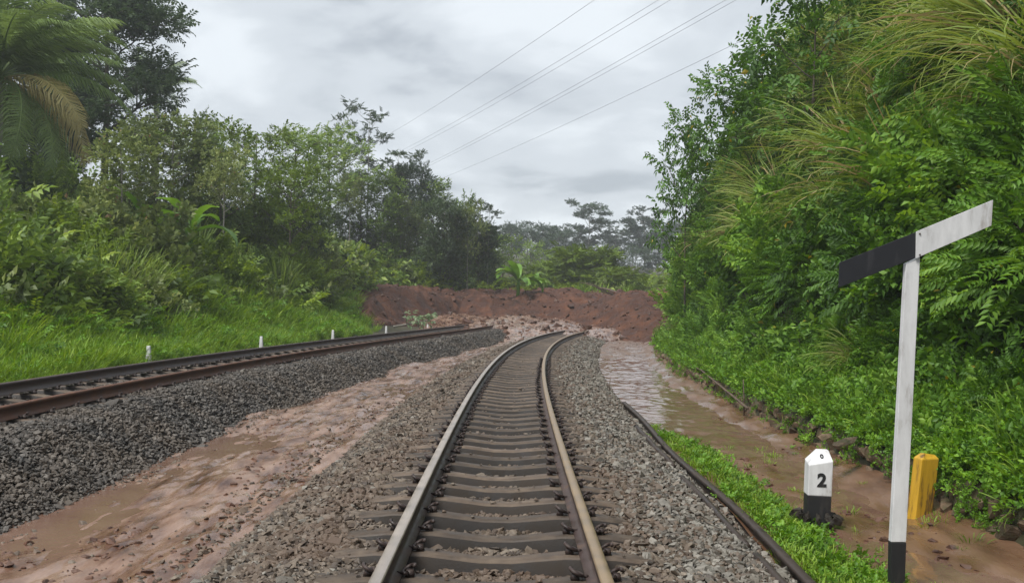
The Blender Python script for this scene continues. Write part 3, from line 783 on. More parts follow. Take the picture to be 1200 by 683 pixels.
def make_tree(seed, H, r0, crown_lo, spread, n_limb, n_sub, clump, flat, per, kind, sscale, leafmat, barkmat, lean=0.03, rise=0.5, shape='round', tint0=0.45):
    r = np.random.default_rng(seed)
    wood, leaf = MB(), MB()
    m = 10
    zz = np.linspace(0, H * 0.92, m)
    wob = np.cumsum(r.normal(0, lean * H / m, (m, 2)), axis=0); wob -= wob[0]
    tr = np.column_stack([wob, zz])
    wood.tube(np.vstack([[0, 0, -0.5], tr]), np.concatenate([[r0 * 1.25], r0 * np.linspace(1.0, 0.18, m)]), 7)
    clumps = [(tr[-1], 1.0)]
    for i in range(n_limb):
        u = (i + r.uniform(0, 0.8)) / n_limb
        h = H * (crown_lo + (0.88 - crown_lo) * u)
        p0 = np.array([np.interp(h, tr[:, 2], tr[:, 0]), np.interp(h, tr[:, 2], tr[:, 1]), h])
        az = i * 2.4 + r.uniform(-0.5, 0.5)
        if shape == 'round': prof = math.sin(math.pi * (0.18 + 0.72 * u)) ** 0.6
        elif shape == 'umbrella': prof = 0.35 + 0.65 * u
        else: prof = 1.0 - 0.65 * u
        Lm = spread * prof * r.uniform(0.75, 1.15)
        e = rise * r.uniform(0.6, 1.3)
        dr = np.array([math.cos(az) * math.cos(e), math.sin(az) * math.cos(e), math.sin(e)])
        q = np.linspace(0, 1, 6)[:, None]
        P = p0 + dr * Lm * q + np.array([0, 0, 0.18 * Lm]) * q ** 2 + r.normal(0, 0.03 * Lm, (6, 3)) * q
        wood.tube(P, r0 * 0.42 * np.linspace(1, 0.25, 6) * (1 - 0.4 * u), 5)
        clumps.append((P[-1], 1.0))
        for j in range(n_sub):
            f = r.uniform(0.35, 0.95); b0 = P[0] + (P[-1] - P[0]) * f
            az2 = az + r.choice([-1, 1]) * r.uniform(0.5, 1.3)
            d2 = np.array([math.cos(az2), math.sin(az2), r.uniform(0.1, 0.6)]) * Lm * r.uniform(0.25, 0.5)
            P2 = np.stack([b0, b0 + d2 * 0.5 + np.array([0, 0, 0.04]), b0 + d2])
            wood.tube(P2, r0 * 0.2 * np.array([1, 0.6, 0.3]), 4)
            clumps.append((P2[-1], r.uniform(0.7, 1.0)))
    for c, w in clumps:
        k = max(3, int(per * w * r.uniform(0.6, 1.3)))
        off = unit(r.normal(size=(k, 3))) * r.uniform(0.25, 1.0, (k, 1)) ** 0.6 * clump * w
        off[:, 2] *= flat
        ax = unit(off * np.array([1, 1, 0.6])) + np.array([0, 0, 0.15]) + r.normal(0, 0.35, (k, 3))
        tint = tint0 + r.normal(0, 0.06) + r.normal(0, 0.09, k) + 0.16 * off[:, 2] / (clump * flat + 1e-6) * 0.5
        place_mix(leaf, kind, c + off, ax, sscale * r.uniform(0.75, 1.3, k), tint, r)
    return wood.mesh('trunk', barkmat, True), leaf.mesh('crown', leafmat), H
def make_bush(seed, R, H, n_, kind, sscale, leafmat, tint0=0.45, lump=0.3, up=0.4):
    r = np.random.default_rng(seed)
    wood, leaf = MB(), MB()
    for i in range(9):
        az = r.uniform(0, 6.28); tip = np.array([math.cos(az) * R * r.uniform(.3, .8), math.sin(az) * R * r.uniform(.3, .8), H * r.uniform(.5, .95)])
        wood.tube(np.stack([[0, 0, -0.15], tip * 0.5 + np.array([0, 0, H * .12]), tip]), np.array([0.022, 0.015, 0.006]), 4)
    v = unit(r.normal(size=(n_, 3))); v[:, 2] = np.abs(v[:, 2]) * 1.0 - 0.12; v = unit(v)
    th = np.arctan2(v[:, 1], v[:, 0])
    lum = 1 + lump * np.sin(th * 3 + r.uniform(0, 6)) * np.sin(v[:, 2] * 7 + r.uniform(0, 6)) + lump * 0.7 * np.sin(th * 5 + 2 + v[:, 2] * 4)
    rad = r.uniform(0.45, 1.0, n_) ** 0.5 * lum
    pos = v * rad[:, None] * np.array([R, R, H])
    ax = v * 0.75 + np.array([0, 0, up]) + r.normal(0, 0.4, (n_, 3))
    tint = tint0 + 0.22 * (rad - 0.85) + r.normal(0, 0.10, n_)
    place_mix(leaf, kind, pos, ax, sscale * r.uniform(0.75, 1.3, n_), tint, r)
    return wood.mesh('stem', M['bark']), leaf.mesh('foliage', leafmat)
def blades(mb, r, n_, length, width, spread_r, lean0, arch, seg=5, tint0=0.5, dead=0.05, dirbias=None):
    """arching grass blades out of one root"""
    az = r.uniform(0, 6.28, n_)
    if dirbias is not None: az = dirbias + r.normal(0, 0.8, n_)
    Lb = length * r.uniform(0.55, 1.15, n_); ln = np.abs(r.normal(lean0, 0.22, n_)); ar = arch * r.uniform(0.5, 1.5, n_)
    base = np.stack([np.cos(az) * spread_r * r.random(n_), np.sin(az) * spread_r * r.random(n_), np.zeros(n_)], -1)
    out = np.stack([np.cos(az), np.sin(az), np.zeros(n_)], -1); side = np.stack([-np.sin(az), np.cos(az), np.zeros(n_)], -1)
    side = unit(side + r.normal(0, 0.35, (n_, 3)))
    q = np.linspace(0, 1, seg + 1)
    pts = [base]
    for i in range(seg):
        ang = ln + ar * ((i + 0.5) / seg) ** 1.3
        pts.append(pts[-1] + (out * np.sin(ang)[:, None] + np.array([0, 0, 1.0]) * np.cos(ang)[:, None]) * (Lb / seg)[:, None])
    P = np.stack(pts, 1)
    wv = width * r.uniform(0.7, 1.3, n_)[:, None] * (np.sin(np.pi * np.clip(0.22 + 0.78 * q, 0, 1)) ** 0.7)[None]
    A = P - side[:, None] * wv[..., None] * 0.5; B = P + side[:, None] * wv[..., None] * 0.5
    V = np.stack([A, B], 2).reshape(n_, -1, 3); nv = 2 * (seg + 1)
    f = []
    for i in range(seg): f += [(2 * i, 2 * i + 1, 2 * i + 3), (2 * i, 2 * i + 3, 2 * i + 2)]
    F = (np.arange(n_)[:, None, None] * nv + np.array(f)[None]).reshape(-1, 3)
    tb = tint0 + r.normal(0, 0.13, n_); tb = np.where(r.random(n_) < dead, 1.2, np.clip(tb, 0, 0.85))
    T = np.repeat(tb[:, None], nv, 1) + np.repeat(q, 2)[None] * 0.06
    mb.add(V.reshape(-1, 3), F, np.clip(T, 0, 1.2).ravel())
def make_tussock(seed, n_, length, width, spread_r, lean0, arch, mat, tint0=0.5, dead=0.06, seg=5):
    mb = MB(); blades(mb, np.random.default_rng(seed), n_, length, width, spread_r, lean0, arch, seg, tint0, dead)
    return mb.mesh('blades', mat)

# ------------------------------------------------------------------ landmarks of the right bank side
def post_sign():
    base = onplane(1050, 678, -0.47); dB = base.y
    root = empty('gradient_sign', base)
    tag(root, 'white and black slanted two-arm railway board on a leaning white post with black foot', 'sign')
    k = dB / FPX
    def P(px, py, y=0.0):
        a = at(px, py, dB); return Vector((a.x - base.x, y, a.z - base.z))
    def prism(name, pts, y0, y1, mat, bevel=0.004):
        bm = bmesh.new()
        f0 = [bm.verts.new((p.x, y0, p.z)) for p in pts]; f1 = [bm.verts.new((p.x, y1, p.z)) for p in pts]
        bm.faces.new(f0); bm.faces.new(f1[::-1])
        for i in range(len(pts)):
            j = (i + 1) % len(pts); bm.faces.new((f0[j], f0[i], f1[i], f1[j]))
        bmesh.ops.recalc_face_normals(bm, faces=bm.faces)
        return bm_obj(name, bm, mat, root, bevel)
    prism('post', [P(1043.0, 634), P(1060.5, 634), P(1077, 301), P(1060.5, 309)], -0.02, 0.03, M['white'])
    prism('post_foot', [P(1042, 684), P(1058.8, 684), P(1060.7, 634.6), P(1042.8, 634.6)], -0.023, 0.033, M['black'])
    prism('black_arm', [P(981, 337), P(1071, 302.5), P(1071, 272.5), P(982, 308)], -0.028, -0.022, M['signblack'], 0.0015)
    prism('white_arm', [P(1070.5, 303), P(1158.5, 265), P(1160.5, 235), P(1071, 272)], -0.040, -0.030, M['white'], 0.0015)
    for px_, py_ in ((1075, 274.5), (1075, 299)):
        c = P(px_, py_); bm = bmesh.new()
        bmesh.ops.create_cone(bm, cap_ends=True, segments=10, radius1=0.006, radius2=0.005, depth=0.008)
        bm_obj('bolt', bm, M['rail_side'], root, loc=(c.x, -0.043, c.z), rot=(math.pi / 2, 0, 0))
post_sign()
def text_mesh(s_, size, bold, mat, depth=0.002):
    cu = bpy.data.curves.new('digit', 'FONT'); cu.body = s_; cu.size = size; cu.offset = bold; cu.extrude = depth
    cu.align_x = 'CENTER'; cu.align_y = 'CENTER'
    to = bpy.data.objects.new('digit', cu); COL.objects.link(to)
    dg = bpy.context.evaluated_depsgraph_get()
    me = bpy.data.meshes.new_from_object(to.evaluated_get(dg))
    bpy.data.objects.remove(to); me.materials.clear(); me.materials.append(mat)
    return me
def marker_post():
    b = onplane(957, 606, -0.47); k = b.y / FPX
    root = empty('distance_post', b, (0, math.radians(1.2), math.radians(-4)))
    tag(root, 'squat white concrete distance post with black foot and number 2', 'marker post')
    w = 27 * k
    dp = w * 0.8
    h1, h2, h3 = 27 * k, 64 * k, 79 * k
    def loft(name, secs, mat, bev):
        bm = bmesh.new(); rings = []
        for z, x0, x1, y0, y1 in secs:
            rings.append([bm.verts.new(p) for p in ((x0, y0, z), (x1, y0, z), (x1, y1, z), (x0, y1, z))])
        for a, c in zip(rings[:-1], rings[1:]):
            for i in range(4): bm.faces.new((a[i], a[(i + 1) % 4], c[(i + 1) % 4], c[i]))
        bm.faces.new(rings[0][::-1]); bm.faces.new(rings[-1])
        return bm_obj(name, bm, mat, root, bev)
    loft('foot', [(-0.08, -w / 2, w / 2, -dp / 2, dp / 2), (h1, -w / 2, w / 2, -dp / 2, dp / 2)], M['black'], 0.006)
    body = MB()
    bm = bmesh.new()
    z0 = h1 + 0.001; x = w / 2 + 0.002; y = dp / 2 + 0.002
    lo = [bm.verts.new(p) for p in ((-x, -y, z0), (x, -y, z0), (x, y, z0), (-x, y, z0))]
    f2 = [bm.verts.new(p) for p in ((-x, -y, h2 - 0.012), (x, -y, h2 + 0.03), (x, y, h2 + 0.05), (-x, y, h2 + 0.02))]
    tp = [bm.verts.new(p) for p in ((-x * 0.25, y * 0.3, h3 - 0.004), (x * 0.82, y * 0.2, h3), (x * 0.82, y, h3), (-x * 0.1, y, h3))]
    for a, c in ((lo, f2), (f2, tp)):
        for i in range(4): bm.faces.new((a[i], a[(i + 1) % 4], c[(i + 1) % 4], c[i]))
    bm.faces.new(lo[::-1]); bm.faces.new(tp)
    bm_obj('body', bm, M['white'], root, 0.008)
    obj('digit', text_mesh('2', 0.155, 0.006, M['black']), root, (0.012, -y - 0.002, 45 * k), (math.pi / 2, 0, 0))
    nrm = Vector((0, -(h3 - h2 - 0.02), y * 1.25))
    obj('top_mark', text_mesh('0', 0.06, 0.002, M['black']), root, (0.015, -y * 0.42, h2 + (h3 - h2) * 0.56), (math.atan2(h3 - h2 - 0.02, y * 1.25), 0, 0))
    # rubble collar round its foot
    for i in range(11):
        a = i / 11 * 6.28
        so = obj('collar_stone', stone_mesh('collar_stone', M['rubble'], 900 + i, 0.8), root, (math.cos(a) * w * 0.85, math.sin(a) * w * 0.75, 0.015), (0.2 * i, 0.3, a), (0.15, 0.17, 0.12))
marker_post()
def yellow_post():
    b = onplane(1077, 610, -0.56); k = b.y / FPX
    root = empty('yellow_post', b, (math.radians(-2), math.radians(9.0), math.radians(20)))
    tag(root, 'leaning yellow concrete post with rust stains behind the white sign post', 'post')
    bm = bmesh.new(); w, dp, h = 25 * k, 14 * k, 79 * k
    x, y = w / 2, dp / 2
    lo = [bm.verts.new(p) for p in ((-x, -y, -0.12), (x, -y, -0.12), (x, y, -0.12), (-x, y, -0.12))]
    f2 = [bm.verts.new(p) for p in ((-x, -y, h - 0.06), (x, -y, h - 0.03), (x, y, h - 0.02), (-x, y, h - 0.05))]
    tp = [bm.verts.new(p) for p in ((-x * .4, -y * 0.2, h - 0.005), (x * .9, -y * 0.2, h), (x * .9, y * .7, h), (-x * .4, y * .7, h))]
    for a, c in ((lo, f2), (f2, tp)):
        for i in range(4): bm.faces.new((a[i], a[(i + 1) % 4], c[(i + 1) % 4], c[i]))
    bm.faces.new(lo[::-1]); bm.faces.new(tp)
    me_o = bm_obj('shaft', bm, M['yellow'], root, 0.008)
yellow_post()
# little white pegs along the other track
peg = None
for px_, py_, d_, lab in ((174, 421, 19.2, 'white peg beside the left track, nearest and largest of the pegs'), (306, 405, 25.4, 'second white peg along the left track'),
                     (390, 394.5, 32, 'third white peg along the left track, before the dark bushes end'), (452.5, 387.5, 40, 'fourth white peg, beside the fallen pale branch'), (501, 384, 46, 'farthest white peg at the foot of the landslide')):
    c = at(px_, py_ + 4, d_); hh = 15 * d_ / FPX if px_ < 200 else 13 * d_ / FPX
    if peg is None:
        bm = bmesh.new(); box_bm(bm, (0, 0, 0.09), (0.105, 0.105, 0.42), taper=0.62); o = bm_obj('track_peg', bm, M['white'], None, 0.012); peg = o
    else:
        o = peg.copy(); COL.objects.link(o)
    o.location = (c.x, c.y, c.z + 0.03); tag(o, lab, 'peg', 'white pegs along the left track')
# thin sticks standing in the ditch
for px_, py_, h_, lean_, lab in ((713, 466, 0.36, 0.03, 'thin upright stick at the edge of the bright puddle'), (872, 488, 0.62, -0.02, 'thin upright stick against the ditch wall'),):
    b = onplane(px_, py_, -0.5); mb = MB()
    mb.tube(np.array([(0, 0, -0.1), (lean_ * 0.4, 0, h_ * 0.5), (lean_, 0.02, h_)]), np.array([0.014, 0.012, 0.009]), 5)
    tag(obj('stick', mb.mesh('stick', M['wood']), None, b), lab, 'stick', 'sticks in the ditch')
a_, b_ = onplane(790, 418, -0.1), onplane(876, 478, -0.3)
mb = MB(); mid = (np.array(a_) + np.array(b_)) / 2 + np.array([0, 0, 0.12])
mb.tube(np.stack([np.array(a_) - np.array(a_), mid - np.array(a_), np.array(b_) - np.array(a_)]), np.array([0.016, 0.02, 0.024]), 5)
tag(obj('fallen_branch', mb.mesh('fallen_branch', M['wood']), None, a_), 'thin dark fallen branch leaning along the ditch wall', 'branch')

# ------------------------------------------------------------------ plants: shapes shared by copies
def put_plant(name, meshes, loc, rot, scale, label, cat, group):
    """meshes: list of (part name, mesh)"""
    root = empty(name, loc, rot, scale)
    for pn, me in meshes: obj(pn, me, root)
    return tag(root, label, cat, group)
LIB = {}
LIB['tussock'] = [[('blades', make_tussock(600 + i, 260, 1.15 + 0.16 * i, 0.021, 0.50, 0.45, 1.45, M['grass_arch'], 0.58, 0.13, 6))] for i in range(4)]
LIB['pinnate'] = [[*zip(('stem', 'foliage'), make_bush(620 + i, 0.72, 0.85, 310, 'pinnate', 1.0, M['leaf_bank'], 0.42))] for i in range(3)]
LIB['alt'] = [[*zip(('stem', 'foliage'), make_bush(640 + i, 0.75, 0.9, 300, 'alt', 1.05, M['leaf_bank'], 0.55))] for i in range(3)]
LIB['big'] = [[*zip(('stem', 'foliage'), make_bush(660 + i, 0.7, 0.8, 190, 'big', 0.95, M['leaf_bank'], 0.40))] for i in range(3)]
LIB['vine'] = [[*zip(('stem', 'foliage'), make_bush(680 + i, 0.8, 0.75, 380, 'round', 1.0, M['leaf_bank'], 0.40, up=0.15))] for i in range(3)]
LIB['bush_mid'] = [[*zip(('stem', 'foliage'), make_bush(700 + i, 1.15, 1.35, 430, 'alt', 1.45, M['leaf_mid'], 0.45))] for i in range(3)]
LIB['bush_light'] = [[*zip(('stem', 'foliage'), make_bush(720 + i, 1.15, 1.25, 430, 'alt', 1.4, M['leaf_light'], 0.36))] for i in range(3)]
LIB['bush_olive'] = [[*zip(('stem', 'foliage'), make_bush(740 + i, 1.15, 1.3, 430, 'round', 1.6, M['leaf_olive'], 0.42))] for i in range(3)]
LIB['bush_dark'] = [[*zip(('stem', 'foliage'), make_bush(760 + i, 1.2, 1.5, 430, 'big', 1.1, M['leaf_dark'], 0.5))] for i in range(2)]
LIB['reed'] = [[('blades', make_tussock(780 + i, 150, 2.3, 0.035, 0.45, 0.10, 0.75, M['leaf_mid'], 0.5, 0.02, 6))] for i in range(3)]

# ---- right bank
DESC = {'tussock': ('grass_tussock', 'arching long-bladed grass tussock', 'grass tussock', 'grass tussocks on the right bank'),
        'pinnate': ('shrub', 'feather-leaved green shrub', 'shrub', 'shrubs on the right bank'),
        'alt': ('shrub', 'bright leafy green shrub', 'shrub', 'shrubs on the right bank'),
        'big': ('shrub', 'broad-leaved drooping shrub', 'shrub', 'shrubs on the right bank'),
        'vine': ('creeper', 'small round-leaved creeper mound', 'creeper', 'creepers on the right bank')}
def zone_right(px, py):
    col = ['at the far bank end', 'above the puddle', 'left of the black arm', 'in line with the black arm',
           'in line with the white arm', 'at the right frame edge'][int(np.searchsorted([815, 890, 975, 1070, 1150], px))]
    row = ['on the bank top', 'high on the bank', 'midway up the bank', 'low on the bank', 'at the bank foot'][int(np.searchsorted([70, 180, 280, 370], py))]
    return row + ' ' + col
def bank_plant(kind, t, d, sc_, lean, label=None):
    x = float(XC(d) + t); z = float(G(x, d))
    nm, adj, cat, grp = DESC[kind]
    px, py = pix(x, d, z + 0.5)
    if px < 735 or px > 1260 or py < -90 or py > 640: return
    put_plant(nm, LIB[kind][random.randrange(len(LIB[kind]))], (x, d, z - 0.05), (random.uniform(-0.15, 0.15), -lean + random.uniform(-0.15, 0.15), random.uniform(0, 6.28) if kind != 'tussock' else random.uniform(-0.6, 0.6)), sc_,
              label or (adj + ' ' + zone_right(px, py)), cat, grp)
rows = [(5.2, 0.95, 0.45), (5.85, 0.9, 0.60), (6.2, 0.95, 0.6), (6.7, 1.0, 0.6), (7.4, 1.1, 0.55), (8.3, 1.2, 0.45), (9.4, 1.25, 0.3)]
for ri, (tt, sp, lean) in enumerate(rows):
    d0 = 7.0 + 0.4 * (ri % 2)
    while d0 < 43:
        tj = tt + random.uniform(-0.2, 0.2); sc_ = random.uniform(0.8, 1.25) * (0.62 if ri == 0 else 1.0)
        if ri <= 1: kind = random.choices(['pinnate', 'big', 'vine', 'alt', 'tussock'], [3, 3, 3, 2, 0.4])[0]
        elif ri <= 3: kind = random.choices(['pinnate', 'big', 'vine', 'alt', 'tussock'], [3, 1.0, 1.2, 2, 5])[0]
        else: kind = random.choices(['pinnate', 'big', 'vine', 'alt', 'tussock'], [1.0, 0.1, 0.8, 1.3, 8])[0]
        if d0 > 27: kind = random.choices(['alt', 'vine', 'pinnate', 'tussock'], [5, 3, 1, 1.0])[0]
        if kind == 'tussock': sc_ *= 1.1
        bank_plant(kind, tj, d0, sc_, lean)
        d0 += sp * random.uniform(0.8, 1.25) * (1.0 if d0 < 20 else 1.25)

def patch_mesh(seed, kind, n_, rad, sscale, mat, tint0, hgt=0.12):
    r = np.random.default_rng(seed); mb = MB()
    p = np.stack([r.uniform(-rad, rad, n_), r.uniform(-rad, rad, n_), r.uniform(0, hgt, n_)], -1)
    ax = np.stack([r.normal(0, 1, n_), r.normal(0, 1, n_), r.uniform(0.15, 0.8, n_)], -1)
    place_mix(mb, kind, p, ax, sscale * r.uniform(0.7, 1.3, n_), tint0 + r.normal(0, 0.12, n_), r)
    return mb.mesh('patch', mat)
def grass_mesh(seed, n_, length, width, spread_r, mat, tint0=0.45, dead=0.02, seg=3, lean0=0.25, arch=0.9):
    return make_tussock(seed, n_, length, width, spread_r, lean0, arch, mat, tint0, dead, seg)
n = 1700
t = RNG.uniform(5.4, 10.5, n); d = d_samples(n, 6.5, 46, 1.05); x = t + XC(d)
rot = np.stack([RNG.normal(0, .25, n), RNG.normal(-0.55, .25, n), RNG.uniform(0, 6.28, n)], -1)
UG = [patch_mesh(800 + i, k, 16, 0.3, 0.95, M['leaf_bank'], 0.24) for i, k in enumerate(['alt', 'pinnate', 'round', 'big', 'alt', 'round'])]
scatter('bank_undergrowth', np.stack([x, d, G(x, d) + 0.02], -1), rot, RNG.uniform(0.8, 1.5, n), UG, 'tangled green undergrowth filling the steep right bank', 'undergrowth')
n = 4600
t = RNG.uniform(4.2, 5.35, n); d = d_samples(n, 5.5, 42, 1.2); x = t + XC(d)
CV = [patch_mesh(820 + i, 'round', 24, 0.17, 0.42, M['cover'], 0.45, 0.08) for i in range(5)] + [patch_mesh(826, 'alt', 8, 0.15, 0.7, M['leaf_bank'], 0.45, 0.14), make_tussock(827, 26, 0.34, 0.010, 0.12, 0.35, 1.2, M['grass_verge'], 0.4, 0.06, 4)]
scatter('creeping_ground_cover', np.stack([x, d, G(x, d) + 0.01], -1), euler_rand(n, 0.2), RNG.uniform(0.8, 1.4, n), CV, 'bright green creeping ground cover above the ditch wall', 'ground cover')
# overhanging bits on the wall
n = 170
t = RNG.uniform(3.98, 4.12, n); d = d_samples(n, 5.5, 40, 1.2); x = t + XC(d)
scatter('wall_creeper', np.stack([x, d, RNG.uniform(-0.55, -0.12, n)], -1), np.stack([RNG.normal(0, .3, n), RNG.normal(-1.1, .3, n), RNG.uniform(0, 6.28, n)], -1), RNG.uniform(0.35, 0.8, n), CV, 'green creeper hanging over the ditch wall', 'creeper')
# short grass between the old rail and the ditch
n = 2300
t = RNG.uniform(2.04, 3.0, n); d = d_samples(n, 4.6, 16.5, 1.3); x = t + XC(d)
edge = np.interp(d, [4.6, 6.5, 9, 13, 16.5], [2.95, 2.9, 2.6, 2.45, 2.1]) + 0.25 * fbm(d * 1.4, d * 0 + 3, 3)
k = (t < edge) & (RNG.random(n) < np.interp(vnoise(x * 2.2, d * 1.6), [0.3, 0.6], [0.12, 1]))
t, d, x = t[k], d[k], x[k]
GR = [grass_mesh(840 + i, 18, 0.095, 0.008, 0.11, M['grass_verge'], 0.42, 0.03, 3, 0.4, 1.1) for i in range(4)] + [patch_mesh(846, 'round', 8, 0.1, 0.32, M['cover'], 0.42, 0.05)]
scatter('short_grass', np.stack([x, d, ditch_fx(t, d)[2]], -1), euler_rand(len(t), 0.12), RNG.uniform(0.6, 1.3, len(t)), GR, 'short green grass strip between the discarded rail and ditch', 'grass')
n = 60
t = RNG.uniform(2.7, 3.9, n); d = d_samples(n, 5.0, 14, 1.2); x = t + XC(d)
scatter('ditch_sprouts', np.stack([x, d, ditch_fx(t, d)[2]], -1), euler_rand(n, 0.12), RNG.uniform(0.4, 1.2, n), GR, 'small green sprouts growing out of the ditch mud', 'sprouts')
# verge left of the other track
n = 5200
t = RNG.uniform(-11.2, -7.0, n); d = d_samples(n, 13, 52, 0.9); x = t + XC(d)
keepv = (x / d * FPX + HORX < np.where(d < 43, 445, 425) - 40 * RNG.random(n)); t, d, x = t[keepv], d[keepv], x[keepv]; n = len(t)
hgt = np.interp(t, [-10.6, -9, -7.4, -7.0], [1.1, 1.0, 0.7, 0.35]) * RNG.uniform(0.65, 1.25, n) * (0.65 + 0.7 * vnoise(x * 0.6, d * 0.6))
VG = [grass_mesh(860 + i, 30, 0.75, 0.018, 0.22, M['grass_verge'], 0.44, 0.03, 4, 0.22, 1.0) for i in range(5)] + [patch_mesh(867, 'alt', 14, 0.3, 1.1, M['cover'], 0.42, 0.45)]
scatter('verge_grass', np.stack([x, d, G(x, d)], -1), euler_rand(n, 0.1), hgt, VG, 'tall fresh green grass on the verge left of the tracks', 'grass')
# low growth under the left thicket
n = 4200
t = RNG.uniform(-34, -9.5, n); d = RNG.uniform(16, 72, n); x = t + XC(d)
LU = [patch_mesh(880 + i, k, 16, 0.5, 1.5, M[m_], 0.4, 0.5) for i, (k, m_) in enumerate([('alt', 'leaf_mid'), ('big', 'leaf_mid'), ('round', 'leaf_olive'), ('alt', 'leaf_light')])]
k = (x / d * FPX + HORX > -60) & ~((x / d * FPX + HORX > 372) & (d > 38) & (d < 60) & (G(x, d) < 1.6))
scatter('slope_undergrowth', np.stack([x, d, G(x, d)], -1)[k], euler_rand(k.sum(), 0.2), RNG.uniform(0.8, 1.6, k.sum()), LU, 'low green undergrowth beneath the trees on the left slope', 'undergrowth')

# ---- thicket on the left slope
LDESC = {'bush_mid': ('bush', 'mid-green leafy bush', 'bush'), 'bush_light': ('bush', 'yellow-green leafy bush', 'bush'), 'bush_olive': ('bush', 'olive bush with brownish leaves', 'bush'),
         'bush_dark': ('bush', 'dark broad-leaved bush', 'bush'), 'reed': ('reed_clump', 'tall upright reed grass clump', 'reed clump')}
def zone_left(px, py):
    col = ['below the palm', 'below the pale-trunked tree', 'under the rounded trees', 'below the feathery trees', 'beside the landslide'][int(np.searchsorted([90, 200, 330, 440], px))]
    row = ['high on the slope', 'midway up the slope', 'by the grass verge'][int(np.searchsorted([285, 335], py))]
    return row + ' ' + col
for ri, (tt, sp) in enumerate([(-10.4, 2.2), (-11.2, 1.6), (-12.2, 1.7), (-13.8, 1.8), (-15.8, 2.1), (-18.5, 2.5)]):
    d0 = abs(tt) * 1.62
    while d0 < 66 - ri * 1.5:
        tj = tt + random.uniform(-0.5, 0.5); x = float(XC(d0)) + tj; z = float(G(x, d0))
        px, py = pix(x, d0, z + 0.7)
        if -60 < px < 585 and not ((px > 395 or (px > 372 and d0 > 36)) and d0 < 59):
            wts = [3, 3.5, 1.2, 0.3, 0.5] if ri < 2 else [4, 1.6, 2.2, 1, 1.3]
            kind = random.choices(['bush_mid', 'bush_light', 'bush_olive', 'bush_dark', 'reed'], wts)[0]
            sc_ = random.uniform(0.65, 0.95) if ri == 0 else random.uniform(0.85, 1.3)
            nm, adj, cat = LDESC[kind]
            put_plant(nm, LIB[kind][random.randrange(len(LIB[kind]))], (x, d0, z - 0.1), (0, 0, random.uniform(0, 6.28)), (sc_, sc_, sc_ * random.uniform(0.8, 1.2)), adj + ' ' + zone_left(px, py), cat, ('bushes' if cat == 'bush' else cat + 's') + ' on the left slope')
        d0 += sp * random.uniform(0.8, 1.3) * (1 + max(0, d0 - 35) * 0.02)

for px, d0, lab in ((118, 24, 'tall reed clump behind the grass verge, leftmost of the tall reeds'), (140, 25, 'dense tall reed clump above the nearest white peg'), (163, 25.5, 'tall reed clump just right of the nearest white peg'), (185, 27, 'tall reed clump at the right end of the front reeds'),
                    (345, 40, 'tall reed clump beside the upper thicket right part'), (318, 38, 'tall reed clump high in the thicket centre'), (362, 43, 'tall reed clump near the landslide end of the thicket')):
    x = (px - HORX) / FPX * d0; sc_ = random.uniform(0.8, 1.0)
    put_plant('reed_clump', LIB['reed'][random.randrange(3)], (x, d0, float(G(x, d0)) - 0.05), (0, 0, random.uniform(0, 6)), sc_, lab, 'reed clump', 'reed clumps on the left slope')

# ---- trees
TR = {}
TR['broad'] = [make_tree(1000 + i, 9.0, 0.13, 0.16, 2.6, 15, 4, 0.75, 0.6, 14, 'alt', 1.6, M['leaf_mid'], M['bark'], tint0=0.44) for i in range(3)]
TR['light'] = [make_tree(1020 + i, 9.0, 0.12, 0.22, 2.7, 13, 4, 0.8, 0.5, 13, 'round', 1.9, M['leaf_light'], M['bark'], tint0=0.30) for i in range(2)]
TR['olive'] = [make_tree(1040 + i, 8.0, 0.10, 0.25, 2.2, 15, 4, 0.65, 0.8, 16, 'round', 1.9, M['leaf_olive'], M['bark_pale'], tint0=0.46) for i in range(2)]
TR['dark'] = [make_tree(1060 + i, 12.0, 0.22, 0.30, 3.9, 17, 6, 1.05, 0.5, 30, 'alt', 1.9, M['leaf_dark'], M['bark'], rise=0.45, tint0=0.42) for i in range(2)]
TR['slim'] = [make_tree(1080 + i, 9.0, 0.075, 0.10, 1.35, 18, 3, 0.55, 0.9, 17, 'round', 1.7, M['leaf_mid'], M['bark_pale'], tint0=0.36) for i in range(2)]
TR['feather'] = [make_tree(1100 + i, 11.0, 0.08, 0.50, 1.9, 9, 3, 0.55, 0.22, 14, 'fine', 1.1, M['leaf_dark'], M['bark_pale'], lean=0.05, rise=0.55, shape='umbrella', tint0=0.5) for i in range(3)]
TR['umbrella'] = [make_tree(1120 + i, 15.0, 0.22, 0.38, 5.2, 15, 4, 1.25, 0.2, 22, 'fine', 2.3, M['leaf_far'], M['bark_pale'], rise=0.42, shape='umbrella', tint0=0.45) for i in range(3)]
TR['far'] = [make_tree(1140 + i, 11.0, 0.2, 0.12, 3.6, 14, 4, 1.2, 0.7, 18, 'alt', 2.6, M['leaf_far'], M['bark'], tint0=0.48) for i in range(2)]
TR['low'] = [make_tree(1160, 4.2, 0.12, 0.10, 3.2, 18, 4, 0.7, 0.5, 22, 'fine', 1.2, M['leaf_light'], M['bark'], rise=0.30, shape='cone', tint0=0.34)]
TR['bank'] = [make_tree(1180 + i, 4.5, 0.05, 0.18, 1.3, 11, 3, 0.45, 0.75, 11, 'alt', 1.3, M['leaf_bank'], M['bark'], tint0=0.30) for i in range(3)]
